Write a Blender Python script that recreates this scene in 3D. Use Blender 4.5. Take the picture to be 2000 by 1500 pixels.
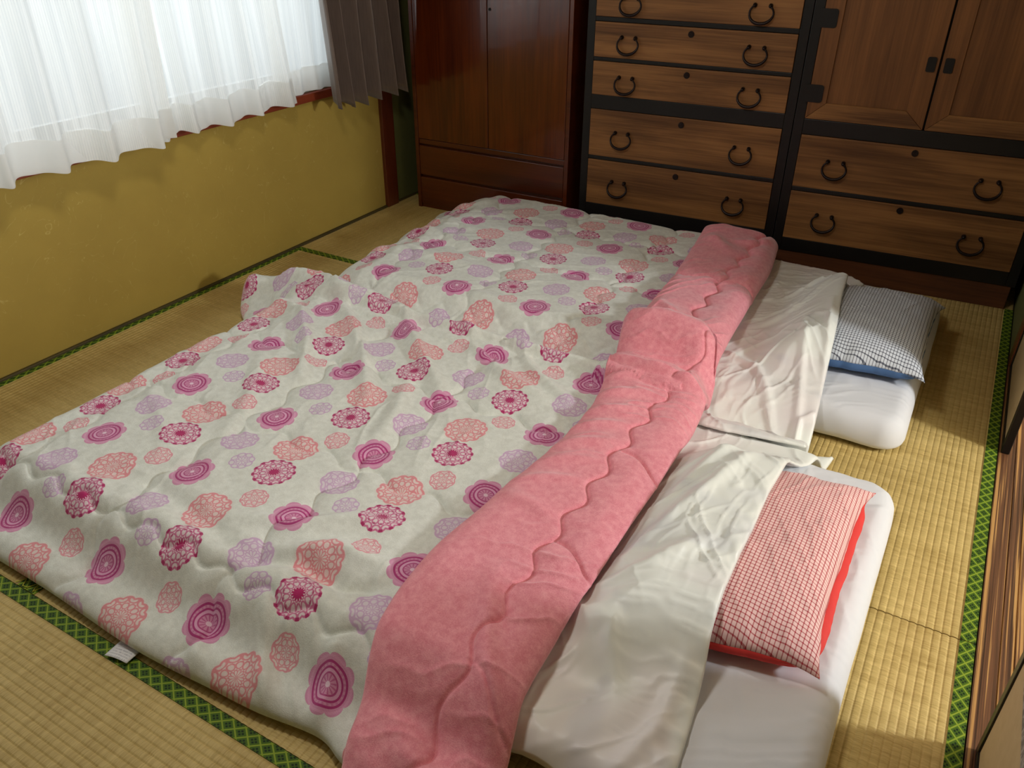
import bpy, bmesh, math, random
import numpy as np
from mathutils import Matrix, Vector

for _o in list(bpy.data.objects): bpy.data.objects.remove(_o)
scene = bpy.context.scene
C = scene.collection

# ------------------------------------------------------------------ camera
cam_d = bpy.data.cameras.new('camera'); cam = bpy.data.objects.new('camera', cam_d); C.objects.link(cam)
RT = Vector((0.86422766, 0.50306505, 0.00600892)); UP = Vector((-0.2638328, 0.44301042, 0.85681621)); FW = Vector((-0.42837227, 0.74206962, -0.51558692))
m = Matrix(((RT.x, UP.x, -FW.x, 0), (RT.y, UP.y, -FW.y, 0), (RT.z, UP.z, -FW.z, 1.36), (0, 0, 0, 1)))
cam.matrix_world = m
cam_d.sensor_width = 36; cam_d.lens = 36 * 1576.6 / 2000; cam_d.clip_start = 0.02
scene.camera = cam

# ------------------------------------------------------------------ light
w = bpy.data.worlds.new('daylight'); scene.world = w; w.use_nodes = True
bg = w.node_tree.nodes['Background']; bg.inputs[0].default_value = (0.75, 0.87, 1.0, 1); bg.inputs[1].default_value = 0.5
def light(name, kind, loc, power, color, size=0.1, size_y=None, rot=(0, 0, 0)):
    d = bpy.data.lights.new(name, kind); o = bpy.data.objects.new(name, d); C.objects.link(o)
    o.location = loc; o.rotation_euler = rot; d.energy = power; d.color = color
    if kind == 'AREA':
        d.shape = 'RECTANGLE'; d.size = size; d.size_y = size_y or size
    else:
        d.shadow_soft_size = size
    return o
# daylight outside the curtained window (left wall), the ceiling lamp of the next room, the ceiling lamp of this room
light('window_daylight', 'AREA', (-3.0, 1.45, 1.45), 32, (0.97, 0.98, 1.0), 1.5, 3.0, (0, -math.pi / 2, 0))
light('next_room_lamp', 'POINT', (2.2, 1.84, 1.42), 140, (0.97, 0.985, 1.0), 0.11)
light('room_ceiling_lamp', 'POINT', (-0.95, 1.0, 1.95), 27, (1.0, 0.97, 0.91), 0.12)
vs = scene.view_settings
vs.view_transform = 'Standard'; vs.look = 'None'; vs.gamma = 1; vs.use_curve_mapping = False
vs.exposure = 0.28

# ------------------------------------------------------------------ helpers: nodes
def lin(c):
    r = []
    for v in c:
        v = v / 255
        r.append(v / 12.92 if v <= 0.04045 else ((v + 0.055) / 1.055) ** 2.4)
    return (*r, 1)
class NT:
    def __init__(s, name):
        s.m = bpy.data.materials.new(name); s.m.use_nodes = True
        s.t = s.m.node_tree; s.n = s.t.nodes; s.l = s.t.links
        s.b = s.n['Principled BSDF']; s.out = s.n['Material Output']
    def node(s, ty, **kw):
        n = s.n.new(ty)
        for k, v in kw.items(): setattr(n, k, v)
        return n
    def put(s, sock, v):
        if isinstance(v, X): s.l.new(v.s, sock)
        elif isinstance(v, bpy.types.NodeSocket): s.l.new(v, sock)
        else: sock.default_value = v
    def op(s, o, *a):
        n = s.n.new('ShaderNodeMath'); n.operation = o
        for i, v in enumerate(a): s.put(n.inputs[i], v)
        return X(s, n.outputs[0])
    def ss(s, v, a, b):
        n = s.n.new('ShaderNodeMapRange'); n.interpolation_type = 'SMOOTHSTEP'
        s.put(n.inputs[0], v); s.put(n.inputs[1], a); s.put(n.inputs[2], b); n.inputs[3].default_value = 0; n.inputs[4].default_value = 1
        return X(s, n.outputs[0])
    def mix(s, f, a, b):
        n = s.n.new('ShaderNodeMix'); n.data_type = 'RGBA'
        s.put(n.inputs[0], f); s.put(n.inputs[6], a); s.put(n.inputs[7], b)
        return n.outputs[2]
    def noise(s, vec, scale, detail=3, rough=0.5, dist=0.0, sc3=None):
        if sc3 is not None:
            mp = s.n.new('ShaderNodeMapping'); s.put(mp.inputs[0], vec); mp.inputs['Scale'].default_value = sc3; vec = mp.outputs[0]
        n = s.n.new('ShaderNodeTexNoise'); s.put(n.inputs['Vector'], vec)
        n.inputs['Scale'].default_value = scale; n.inputs['Detail'].default_value = detail
        n.inputs['Roughness'].default_value = rough; n.inputs['Distortion'].default_value = dist
        return X(s, n.outputs[0])
    def coord(s, which='Object'):
        return s.n.new('ShaderNodeTexCoord').outputs[which]
    def xyz(s, vec):
        n = s.n.new('ShaderNodeSeparateXYZ'); s.put(n.inputs[0], vec); return [X(s, o) for o in n.outputs]
    def bump(s, h, strength=0.3, dist=0.002, normal=None):
        n = s.n.new('ShaderNodeBump'); s.put(n.inputs['Height'], h); n.inputs['Strength'].default_value = strength; n.inputs['Distance'].default_value = dist
        if normal is not None: s.l.new(normal, n.inputs['Normal'])
        s.l.new(n.outputs[0], s.b.inputs['Normal']); return n.outputs[0]
    def set(s, **kw):
        for k, v in kw.items():
            k = {'base': 'Base Color', 'rough': 'Roughness', 'spec': 'Specular IOR Level', 'coat': 'Coat Weight', 'coatr': 'Coat Roughness',
                 'sheen': 'Sheen Weight', 'sheenr': 'Sheen Roughness', 'metal': 'Metallic'}[k]
            s.put(s.b.inputs[k], v)
        return s
class X:
    def __init__(s, nt, sock): s.nt = nt; s.s = sock
    def _o(s, o, *a): return s.nt.op(o, *a)
    def __add__(s, v): return s._o('ADD', s, v)
    __radd__ = __add__
    def __sub__(s, v): return s._o('SUBTRACT', s, v)
    def __rsub__(s, v): return s._o('SUBTRACT', v, s)
    def __mul__(s, v): return s._o('MULTIPLY', s, v)
    __rmul__ = __mul__
    def __truediv__(s, v): return s._o('DIVIDE', s, v)
    def abs(s): return s._o('ABSOLUTE', s)
    def sin(s): return s._o('SINE', s)
    def cos(s): return s._o('COSINE', s)
    def frac(s): return s._o('FRACT', s)
    def sqrt(s): return s._o('SQRT', s)
    def pow(s, p): return s._o('POWER', s, p)
    def max(s, v): return s._o('MAXIMUM', s, v)
    def min(s, v): return s._o('MINIMUM', s, v)
    def lt(s, v): return s._o('LESS_THAN', s, v)
    def gt(s, v): return s._o('GREATER_THAN', s, v)

MATS = {}
def simple(name, col, rough=0.5, var=0.12, scale=20, bump=0.0, **kw):
    t = NT(name); n = t.noise(t.coord(), scale, 4)
    dk = tuple(c * (1 - var) for c in col[:3]) + (1,); lt = tuple(min(1, c * (1 + var)) for c in col[:3]) + (1,)
    t.set(base=t.mix(n, dk, lt), rough=rough, **kw)
    if bump: t.bump(n, bump, 0.003)
    return t.m
def wood(name, dark, light, axis='X', rough=0.4, coat=0.0, fine=60, warp=1.0, coatr=0.08, spec=0.5):
    t = NT(name); co = t.coord()
    rnd = X(t, t.node('ShaderNodeObjectInfo').outputs['Random'])
    va = t.node('ShaderNodeVectorMath', operation='ADD'); t.put(va.inputs[0], co)
    cb = t.node('ShaderNodeCombineXYZ'); t.put(cb.inputs[0], rnd * 7.0); t.put(cb.inputs[1], rnd * 3.0); t.put(cb.inputs[2], rnd * 11.0)
    t.l.new(cb.outputs[0], va.inputs[1]); co = va.outputs[0]
    s = {'X': (1.2, 14, 14), 'Y': (14, 1.2, 14), 'Z': (14, 14, 1.2)}[axis]
    s2 = {'X': (2.5, fine * 2, fine * 2), 'Y': (fine * 2, 2.5, fine * 2), 'Z': (fine * 2, fine * 2, 2.5)}[axis]
    a = t.noise(co, 1.0 * warp, 4, 0.6, 0.6, s); b = t.noise(co, 1.0, 3, 0.6, 0.0, s2); c = t.noise(co, 2.2, 2)
    f = t.ss(a * 0.55 + b * 0.3 + c * 0.25, 0.35, 0.75)
    t.set(base=t.mix(f, dark, light), rough=rough, coat=coat, coatr=coatr, spec=spec)
    t.bump(b, 0.12, 0.001)
    return t.m

# ------------------------------------------------------------------ helpers: meshes
def tag(o, label=None, cat=None, group=None, kind=None):
    if label: o['label'] = label
    if cat: o['category'] = cat
    if group: o['group'] = group
    if kind: o['kind'] = kind
    return o
def link(name, me, mat, parent=None):
    o = bpy.data.objects.new(name, me); C.objects.link(o)
    if mat is not None:
        me.materials.clear(); me.materials.append(mat)
    if parent is not None: o.parent = parent
    return o
def empty(name, loc, rz=0.0, label=None, cat=None, group=None):
    o = bpy.data.objects.new(name, None); C.objects.link(o); o.location = loc; o.rotation_euler = (0, 0, rz); o.empty_display_size = 0.1
    return tag(o, label, cat, group)
def frombm(name, bm, mat, parent=None, smooth=False):
    bmesh.ops.recalc_face_normals(bm, faces=bm.faces)
    me = bpy.data.meshes.new(name); bm.to_mesh(me); bm.free()
    if smooth:
        for p in me.polygons: p.use_smooth = True
    return link(name, me, mat, parent)
def bx(bm, x0, x1, y0, y1, z0, z1, bev=0.0):
    r = bmesh.ops.create_cube(bm, size=1)
    vs_ = r['verts']
    bmesh.ops.scale(bm, vec=(x1 - x0, y1 - y0, z1 - z0), verts=vs_)
    bmesh.ops.translate(bm, vec=((x0 + x1) / 2, (y0 + y1) / 2, (z0 + z1) / 2), verts=vs_)
    if bev:
        es = list({e for v in vs_ for e in v.link_edges})
        bmesh.ops.bevel(bm, geom=es, offset=bev, segments=2, affect='EDGES', profile=0.5)
def box(name, x0, x1, y0, y1, z0, z1, mat, parent=None, bev=0.0):
    bm = bmesh.new(); bx(bm, x0, x1, y0, y1, z0, z1, bev); return frombm(name, bm, mat, parent)
def boxes(name, L, mat, parent=None, bev=0.0):
    bm = bmesh.new()
    for b in L: bx(bm, *b, bev)
    return frombm(name, bm, mat, parent)
def tube(bm, pts, rad, seg=8, caps=True):
    pts = [Vector(p) for p in pts]; n = len(pts); rings = []
    up = Vector((0, 0, 1))
    for i, p in enumerate(pts):
        d = (pts[min(i + 1, n - 1)] - pts[max(i - 1, 0)]).normalized()
        a = d.cross(Vector((0.01, 1, 0.02))).normalized(); b = d.cross(a).normalized()
        r = rad[i] if isinstance(rad, (list, tuple)) else rad
        rings.append([bm.verts.new(p + a * math.cos(2 * math.pi * k / seg) * r + b * math.sin(2 * math.pi * k / seg) * r) for k in range(seg)])
    for i in range(n - 1):
        for k in range(seg):
            bm.faces.new((rings[i][k], rings[i][(k + 1) % seg], rings[i + 1][(k + 1) % seg], rings[i + 1][k]))
    if caps: bm.faces.new(rings[0]); bm.faces.new(rings[-1])
def gridmesh(name, P, UV, mat, parent=None, Q=None, close=True):
    """P: (nv,nu,3) top; Q: same shape bottom (boundary shared)."""
    nv, nu = P.shape[:2]
    verts = P.reshape(-1, 3); idx = np.arange(nv * nu).reshape(nv, nu)
    f = np.stack([idx[:-1, :-1], idx[:-1, 1:], idx[1:, 1:], idx[1:, :-1]], -1).reshape(-1, 4)
    uv = UV.reshape(-1, 2)
    if Q is not None:
        bi = idx + nv * nu
        inner = np.zeros((nv, nu), bool); inner[1:-1, 1:-1] = True
        new = np.full((nv, nu), -1); new[~inner] = idx[~inner]; new[inner] = nv * nu + np.arange(inner.sum())
        g = np.stack([new[:-1, :-1], new[1:, :-1], new[1:, 1:], new[:-1, 1:]], -1).reshape(-1, 4)
        verts = np.concatenate([verts, Q[inner]]); uv = np.concatenate([uv, UV[inner]]); f = np.concatenate([f, g])
    me = bpy.data.meshes.new(name)
    me.vertices.add(len(verts)); me.vertices.foreach_set('co', verts.astype(np.float32).ravel())
    me.loops.add(f.size); me.loops.foreach_set('vertex_index', f.astype(np.int32).ravel())
    me.polygons.add(len(f)); me.polygons.foreach_set('loop_start', (np.arange(len(f)) * 4).astype(np.int32))
    me.polygons.foreach_set('use_smooth', np.ones(len(f), bool))
    me.update(calc_edges=True)
    l = me.uv_layers.new(name='UVMap'); l.data.foreach_set('uv', uv[f.ravel()].astype(np.float32).ravel())
    me.validate()
    return link(name, me, mat, parent)

# ------------------------------------------------------------------ helpers: noise and height functions
def S(v, a, b):
    t = np.clip((v - a) / (b - a), 0, 1); return t * t * (3 - 2 * t)
def vnoise(x, y, seed=0):
    xi = np.floor(x).astype(np.int64); yi = np.floor(y).astype(np.int64); xf = x - xi; yf = y - yi
    def h(a, b):
        n = (a * 374761393 + b * 668265263 + seed * 1442695041) & 0x7fffffff
        n = ((n ^ (n >> 13)) * 1274126177) & 0x7fffffff
        return ((n ^ (n >> 16)) & 0xffff) / 65535.0
    u = xf * xf * xf * (xf * (xf * 6 - 15) + 10); v = yf * yf * yf * (yf * (yf * 6 - 15) + 10)
    return (h(xi, yi) * (1 - u) + h(xi + 1, yi) * u) * (1 - v) + (h(xi, yi + 1) * (1 - u) + h(xi + 1, yi + 1) * u) * v
def fbm(x, y, seed=0, o=3):
    s = 0; a = 0.5
    for k in range(o): s = s + a * (vnoise(x * 2 ** k, y * 2 ** k, seed + k) - 0.5) * 2; a *= 0.5
    return s
def ridged(x, y, seed=0, p=3.0):
    return (1 - np.abs(2 * vnoise(x, y, seed) - 1)) ** p
def rot(x, y, a): c, s = math.cos(a), math.sin(a); return x * c + y * s, -x * s + y * c
def wrinkle(x, y, ang, ln, wd, seed, p=4.0, warp=0.6):
    X1, Y1 = rot(x, y, ang)
    Y1 = Y1 + warp * wd * 2.5 * fbm(X1 / ln * 1.3, Y1 / ln, seed + 9)
    return ridged(X1 / ln, Y1 / wd, seed, p) * S(vnoise(x / 0.22, y / 0.22, seed + 5), 0.35, 0.75)
def sdrect(x, y, x0, x1, y0, y1, r=0.05):
    cx, cy, hx, hy = (x0 + x1) / 2, (y0 + y1) / 2, (x1 - x0) / 2 - r, (y1 - y0) / 2 - r
    dx, dy = np.abs(x - cx) - hx, np.abs(y - cy) - hy
    return np.hypot(np.maximum(dx, 0), np.maximum(dy, 0)) + np.minimum(np.maximum(dx, dy), 0) - r
def dpoly(x, y, pts):
    """distance to polyline, and parameter along it 0..1"""
    best = np.full(x.shape, 9.0); tt = np.zeros(x.shape); n = len(pts) - 1
    for i in range(n):
        (ax, ay), (bx_, by) = pts[i], pts[i + 1]
        vx, vy = bx_ - ax, by - ay; L2 = vx * vx + vy * vy
        t = np.clip(((x - ax) * vx + (y - ay) * vy) / L2, 0, 1)
        d = np.hypot(x - ax - t * vx, y - ay - t * vy)
        mk = d < best; best = np.where(mk, d, best); tt = np.where(mk, (i + t) / n, tt)
    return best, tt
def fold(x, y, pts, h, wd, asym=0.0):
    d, t = dpoly(x, y, pts)
    return h * np.exp(-(d / wd) ** 2) * np.sin(np.pi * np.clip(t * 0.9 + 0.05, 0, 1)) ** 0.6
def curve(pts, n):
    """Catmull-Rom through pts resampled to n by arc length"""
    P = np.array(pts, float); E = np.vstack([2 * P[0] - P[1], P, 2 * P[-1] - P[-2]]); out = []
    for i in range(1, len(E) - 2):
        t = np.linspace(0, 1, 24, endpoint=(i == len(E) - 3))[:, None]
        p0, p1, p2, p3 = E[i - 1], E[i], E[i + 1], E[i + 2]
        out.append(0.5 * ((2 * p1) + (-p0 + p2) * t + (2 * p0 - 5 * p1 + 4 * p2 - p3) * t ** 2 + (-p0 + 3 * p1 - 3 * p2 + p3) * t ** 3))
    Q = np.vstack(out); s = np.concatenate([[0], np.cumsum(np.hypot(*np.diff(Q, axis=0).T))]); u = np.linspace(0, s[-1], n)
    return np.stack([np.interp(u, s, Q[:, k]) for k in (0, 1)], 1)
def coons(bottom, top, left, right, nu, nv):
    """bottom/top run with u, left/right run with v"""
    b, t, l, r = curve(bottom, nu), curve(top, nu), curve(left, nv), curve(right, nv)
    U = np.linspace(0, 1, nu)[None, :, None]; V = np.linspace(0, 1, nv)[:, None, None]
    return ((1 - V) * b[None] + V * t[None] + (1 - U) * l[:, None] + U * r[:, None]
            - ((1 - U) * (1 - V) * b[0] + U * (1 - V) * b[-1] + (1 - U) * V * t[0] + U * V * t[-1]))
HX0, HY0, HC = -2.7, 0.2, 0.005
HMAP = np.zeros((700, 660)); HD = [None]
def hadd(P):
    A = P
    for _ in range(1):
        n0, n1 = A.shape[:2]; Bq = np.zeros((2 * n0 - 1, n1, 3)); Bq[::2] = A; Bq[1::2] = (A[1:] + A[:-1]) / 2
        D = np.zeros((2 * n0 - 1, 2 * n1 - 1, 3)); D[:, ::2] = Bq; D[:, 1::2] = (Bq[:, 1:] + Bq[:, :-1]) / 2; A = D
    A = A.reshape(-1, 3); j = np.clip(((A[:, 0] - HX0) / HC).astype(int), 0, 659); i = np.clip(((A[:, 1] - HY0) / HC).astype(int), 0, 699)
    np.maximum.at(HMAP, (i, j), A[:, 2]); HD[0] = None
def hq(x, y):
    if HD[0] is None:
        M_ = HMAP.copy()
        for dy in (-1, 0, 1):
            for dx in (-1, 0, 1): M_ = np.maximum(M_, np.roll(np.roll(HMAP, dy, 0), dx, 1))
        HD[0] = M_
    j = np.clip(((x - HX0) / HC).astype(int), 0, 659); i = np.clip(((y - HY0) / HC).astype(int), 0, 699)
    return HD[0][i, j]
def rrgrid(R, c, nu, nv, seed=0, wob=0.004):
    x0, x1, y0, y1 = R
    def ax(a0, a1, n):
        k = 16; e = np.linspace(0, 1, k) ** 1.2 * c; return np.concatenate([a0 + e, np.linspace(a0 + c, a1 - c, n - 2 * k + 2)[1:-1], (a1 - e)[::-1]])
    X_, Y_ = np.meshgrid(ax(x0, x1, nu), ax(y0, y1, nv))
    sx = np.where(X_ < (x0 + x1) / 2, -1, 1); sy = np.where(Y_ < (y0 + y1) / 2, -1, 1)
    ex = np.where(sx < 0, x0 + c, x1 - c); ey = np.where(sy < 0, y0 + c, y1 - c)
    a = np.clip((X_ - ex) * sx / c, 0, 1); b = np.clip((Y_ - ey) * sy / c, 0, 1); ins = (a > 0) & (b > 0)
    X_ = np.where(ins, ex + sx * c * a * np.sqrt(1 - b * b / 2), X_); Y_ = np.where(ins, ey + sy * c * b * np.sqrt(1 - a * a / 2), Y_)
    return np.dstack([X_ + wob * fbm(Y_ * 4, X_ * 2, seed), Y_ + wob * fbm(X_ * 4, Y_ * 2, seed + 1)])
def slab(name, G, zt, zb, ze, r, mat, parent=None, uv=None, power=2.0, tmin=0.006):
    """closed cushion: top height zt, bottom zb, rim height ze (functions of x,y), rim radius r"""
    nv, nu = G.shape[:2]; x, y = G[..., 0], G[..., 1]
    B = []
    for e in (G[0], G[-1], G[:, 0], G[:, -1]):
        tt_ = np.linspace(0, len(e) - 1, 2 * len(e) - 1); B.append(np.stack([np.interp(tt_, np.arange(len(e)), e[:, k]) for k in (0, 1)], 1))
    B = np.concatenate(B)
    flat = G.reshape(-1, 2); d = np.empty(len(flat))
    near = np.zeros((nv, nu), bool); du = np.median(np.hypot(*np.moveaxis(np.diff(G, axis=1), -1, 0))); dv = np.median(np.hypot(*np.moveaxis(np.diff(G, axis=0), -1, 0)))
    ku, kv = int(1.6 * r / du) + 3, int(1.6 * r / dv) + 3; near[:kv] = near[-kv:] = True; near[:, :ku] = near[:, -ku:] = True; nf = np.flatnonzero(near.ravel()); d[:] = 1.0
    B = B.astype(np.float32); fl32 = flat.astype(np.float32)
    for i in range(0, len(nf), 4000):
        ix = nf[i:i + 4000]; q = fl32[ix]; d[ix] = np.sqrt(((q[:, 0, None] - B[None, :, 0]) ** 2 + (q[:, 1, None] - B[None, :, 1]) ** 2).min(1))
    d = d.reshape(nv, nu); d[0] = d[-1] = 0; d[:, 0] = d[:, -1] = 0
    pr = (1 - (1 - np.clip(d / r, 0, 1)) ** power) ** (1 / power)
    T, Bm, Z = zt(x, y), zb(x, y), ze(x, y)
    lo = hq(x, y); lo = np.where(lo > 0.001, lo + 0.0018, 0); Bm = np.maximum(Bm, lo); Z = np.where(d < 0.004, np.maximum(Z, Bm + 0.003), Z); T = np.maximum(T, Bm + tmin)
    if isinstance(uv, str):
        zz = Z + (T - Z) * pr; k = 13; ker = np.ones(k) / k
        for ax_ in (0, 1): zz = np.apply_along_axis(lambda r_: np.convolve(np.pad(r_, k // 2, 'edge'), ker, 'valid'), ax_, zz)
        ux = np.diff(x, axis=1); us = np.sign(ux) * np.sqrt(ux ** 2 + 0.7 * np.diff(zz, axis=1) ** 2); ax0 = np.concatenate([np.zeros((nv, 1)), np.cumsum(us, 1)], 1)
        uy = np.diff(y, axis=0); vs__ = np.sign(uy) * np.sqrt(uy ** 2 + 0.7 * np.diff(zz, axis=0) ** 2); ay0 = np.concatenate([np.zeros((1, nu)), np.cumsum(vs__, 0)], 0)
        jc, ic = nu // 2, nv // 2
        uv = np.dstack([ax0 - ax0[:, jc:jc + 1] + x[:, jc:jc + 1], ay0 - ay0[ic:ic + 1] + y[ic:ic + 1]])
    P = np.dstack([x, y, np.where(d < 1e-9, Z, np.maximum(Z + (T - Z) * pr, Bm + 0.0035))]); Q = np.dstack([x, y, np.minimum(np.maximum(Z + (Bm - Z) * pr, lo), P[..., 2] - 0.002)]); hadd(P)
    return gridmesh(name, P, G if uv is None else uv, mat, parent, Q)

# ================================================================== materials
M_tat = NT('woven_rush'); t = M_tat
co = t.coord(); px, py, pz = t.xyz(co)
rush = t.noise(co, 1.0, 2, 0.6, 0.0, (330, 30, 1)); big = t.noise(co, 3.5, 4, 0.6); band = t.noise(co, 1.0, 3, 0.6, 0.0, (60, 2.0, 1))
f = t.ss(rush * 0.45 + big * 0.3 + band * 0.35, 0.35, 0.75)
rnd = X(t, t.node('ShaderNodeObjectInfo').outputs['Random'])
c1 = t.mix(f, lin((174, 148, 86)), lin((220, 196, 130)))
t.set(base=t.mix(rnd * 0.25, c1, lin((165, 140, 66))), rough=0.55, spec=0.35); t.bump(rush, 0.35, 0.0012); M_tat = t.m

t = NT('green_brocade_border'); uvx, uvy, _ = t.xyz(t.coord('UV'))
a = uvx / 0.026 + uvy / 0.034; b = uvx / 0.026 - uvy / 0.034
fa = (a.frac() - 0.5).abs(); fb = (b.frac() - 0.5).abs()
line = t.ss(fa.max(fb), 0.40, 0.455)
pet = t.ss(fa, 0.02, 0.07) * t.ss(fb, 0.02, 0.07) * (1 - t.ss(fa, 0.22, 0.28)) * (1 - t.ss(fb, 0.22, 0.28))
base = t.mix(pet, lin((74, 104, 28)), lin((26, 46, 22))); base = t.mix(line, base, lin((140, 162, 50)))
t.set(base=base, rough=0.6, spec=0.2); t.bump(line, 0.3, 0.001); M_heri = t.m
M_thread = simple('yellow_thread', lin((205, 200, 70)), 0.7)

t = NT('gold_plaster_wall'); co = t.coord()
n1 = t.noise(co, 2.2, 4, 0.6); n2 = t.noise(co, 260, 2); n3 = t.noise(co, 3.0, 2, 0.5, 3.5, (1, 1.3, 1)); n4 = t.noise(co, 1.5, 2); n5 = t.noise(co, 55, 3)
scr = t.ss((n3 - 0.5).abs(), 0.007, 0.0) * t.ss(n4, 0.46, 0.56) * t.ss(n5, 0.45, 0.6)
base = t.mix(n1, lin((150, 126, 52)), lin((182, 157, 72))); base = t.mix(scr * 0.42, base, lin((210, 192, 120)))
t.set(base=base, rough=0.62, spec=0.35, sheen=0.1); t.bump(n2, 0.25, 0.0015); M_wall = t.m
M_wall2 = simple('olive_plaster', lin((96, 98, 50)), 0.8, 0.08, 30, 0.2)
M_hallwall = simple('beige_wallpaper', lin((205, 195, 172)), 0.9, 0.04, 60, 0.1)
M_ceil = wood('ceiling_boards', lin((120, 92, 58)), lin((165, 132, 88)), 'Y', 0.7)

M_post = wood('red_brown_post', lin((78, 32, 14)), lin((112, 52, 24)), 'Z', 0.4, 0.2)
M_sillw = wood('red_brown_sill', lin((110, 42, 22)), lin((140, 62, 34)), 'Y', 0.4, 0.1)
M_yose = wood('dark_edge_strip', lin((50, 42, 18)), lin((84, 72, 32)), 'Y', 0.6)
# zebra grained threshold wood
t = NT('striped_threshold_wood'); co = t.coord()
a = t.noise(co, 1.0, 3, 0.6, 0.12, (130, 0.9, 4)); b = t.noise(co, 1.0, 3, 0.6, 0.1, (300, 5, 40)); c = t.noise(co, 1.0, 2, 0.5, 0, (38, 0.8, 2))
f = t.ss(a * 0.65 + b * 0.10 + c * 0.35, 0.595, 0.64)
base = t.mix(f, t.mix(t.ss(a, 0.3, 0.6), lin((50, 29, 17)), lin((116, 78, 52))), t.mix(b, lin((172, 124, 68)), lin((206, 162, 100))))
t.set(base=base, rough=0.38, spec=0.5); t.bump(b, 0.15, 0.001); M_zebra = t.m
M_hallfloor = wood('hall_floor_wood', lin((92, 60, 30)), lin((196, 148, 84)), 'Y', 0.45, 0, 40, 1.6)

M_ward = wood('varnished_red_wood', lin((66, 22, 5)), lin((106, 44, 11)), 'Z', 0.22, 0.5, 50, 0.8, 0.03, 0.5)
M_wardh = wood('varnished_red_wood_horizontal', lin((66, 24, 7)), lin((98, 42, 13)), 'X', 0.3, 0.3, 50, 0.8, 0.06, 0.5)
M_paul = wood('paulownia_front', lin((84, 52, 26)), lin((160, 112, 64)), 'X', 0.5, 0.0, 70, 1.0, spec=0.35)
M_paulz = wood('paulownia_upright', lin((92, 58, 30)), lin((140, 92, 50)), 'Z', 0.5, 0.0, 70, 1.0, spec=0.35)
M_black = simple('black_lacquered_frame', lin((20, 18, 17)), 0.42, 0.3, 12, 0.05, spec=0.4)
M_blackd = simple('black_lacquered_rail', lin((22, 19, 18)), 0.35, 0.3, 12, 0.05, spec=0.45)
M_plinth = wood('plinth_wood', lin((70, 36, 16)), lin((108, 60, 28)), 'X', 0.55)
M_iron = simple('dark_iron', lin((36, 26, 25)), 0.38, 0.2, 80, 0.1, metal=0.6, spec=0.5)
M_hole = simple('keyhole_black', lin((6, 5, 5)), 0.8)

t = NT('sheer_lace'); ux, uy, _ = t.xyz(t.coord('UV'))
st = t.ss((ux / 0.0075).frac().__sub__(0.5).abs(), 0.30, 0.42); n = t.noise(t.coord('UV'), 1.0, 2, 0.5, 0, (45, 1.0, 1))
tr = t.node('ShaderNodeBsdfTranslucent'); tr.inputs[0].default_value = (0.93, 0.93, 0.90, 1)
df_ = t.node('ShaderNodeBsdfDiffuse'); t.put(df_.inputs[0], t.mix(st, (0.86, 0.87, 0.84, 1), (0.62, 0.64, 0.64, 1)))
tp = t.node('ShaderNodeBsdfTransparent')
m1 = t.node('ShaderNodeMixShader'); m1.inputs[0].default_value = 0.5; t.l.new(tr.outputs[0], m1.inputs[1]); t.l.new(df_.outputs[0], m1.inputs[2])
m2 = t.node('ShaderNodeMixShader'); t.put(m2.inputs[0], 0.10 + 0.16 * t.ss(n, 0.4, 0.65)); t.l.new(m1.outputs[0], m2.inputs[1]); t.l.new(tp.outputs[0], m2.inputs[2])
t.l.new(m2.outputs[0], t.out.inputs[0]); M_sheer = t.m
t = NT('sheer_hem')
tr = t.node('ShaderNodeBsdfTranslucent'); tr.inputs[0].default_value = (0.86, 0.86, 0.84, 1)
df_ = t.node('ShaderNodeBsdfDiffuse'); df_.inputs[0].default_value = (0.85, 0.86, 0.84, 1)
m1 = t.node('ShaderNodeMixShader'); m1.inputs[0].default_value = 0.45; t.l.new(tr.outputs[0], m1.inputs[1]); t.l.new(df_.outputs[0], m1.inputs[2])
t.l.new(m1.outputs[0], t.out.inputs[0]); M_hem = t.m
t = NT('brown_satin_curtain'); n = t.noise(t.coord(), 1.0, 3, 0.6, 0, (200, 200, 4))
t.set(base=t.mix(n, lin((76, 64, 56)), lin((112, 95, 84))), rough=0.42, spec=0.5, sheen=0.3); M_dark = t.m
M_alu = simple('grey_aluminium', lin((150, 154, 156)), 0.4, 0.05, 20, metal=0.7)
t = NT('window_glass'); tp = t.node('ShaderNodeBsdfTransparent'); tp.inputs[0].default_value = (0.93, 0.96, 0.96, 1)
gl = t.node('ShaderNodeBsdfGlossy'); gl.inputs['Roughness'].default_value = 0.03
m1 = t.node('ShaderNodeMixShader'); m1.inputs[0].default_value = 0.07; t.l.new(tp.outputs[0], m1.inputs[1]); t.l.new(gl.outputs[0], m1.inputs[2]); t.l.new(m1.outputs[0], t.out.inputs[0]); M_glass = t.m

t = NT('fusuma_paper'); px, py, pz = t.xyz(t.coord())
n = t.noise(t.coord(), 1.0, 4, 0.6, 0.2, (30, 30, 30)); g = t.noise(t.coord(), 1.0, 3, 0.6, 0.8, (50, 70, 28))
up = t.ss(pz, 0.262, 0.268)
beige = t.mix(n, lin((172, 148, 104)), lin((194, 170, 126))); grey = t.mix(t.ss(g, 0.42, 0.58), lin((104, 98, 92)), lin((158, 152, 142)))
t.set(base=t.mix(up, beige, grey), rough=0.75); M_fusuma = t.m

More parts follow.
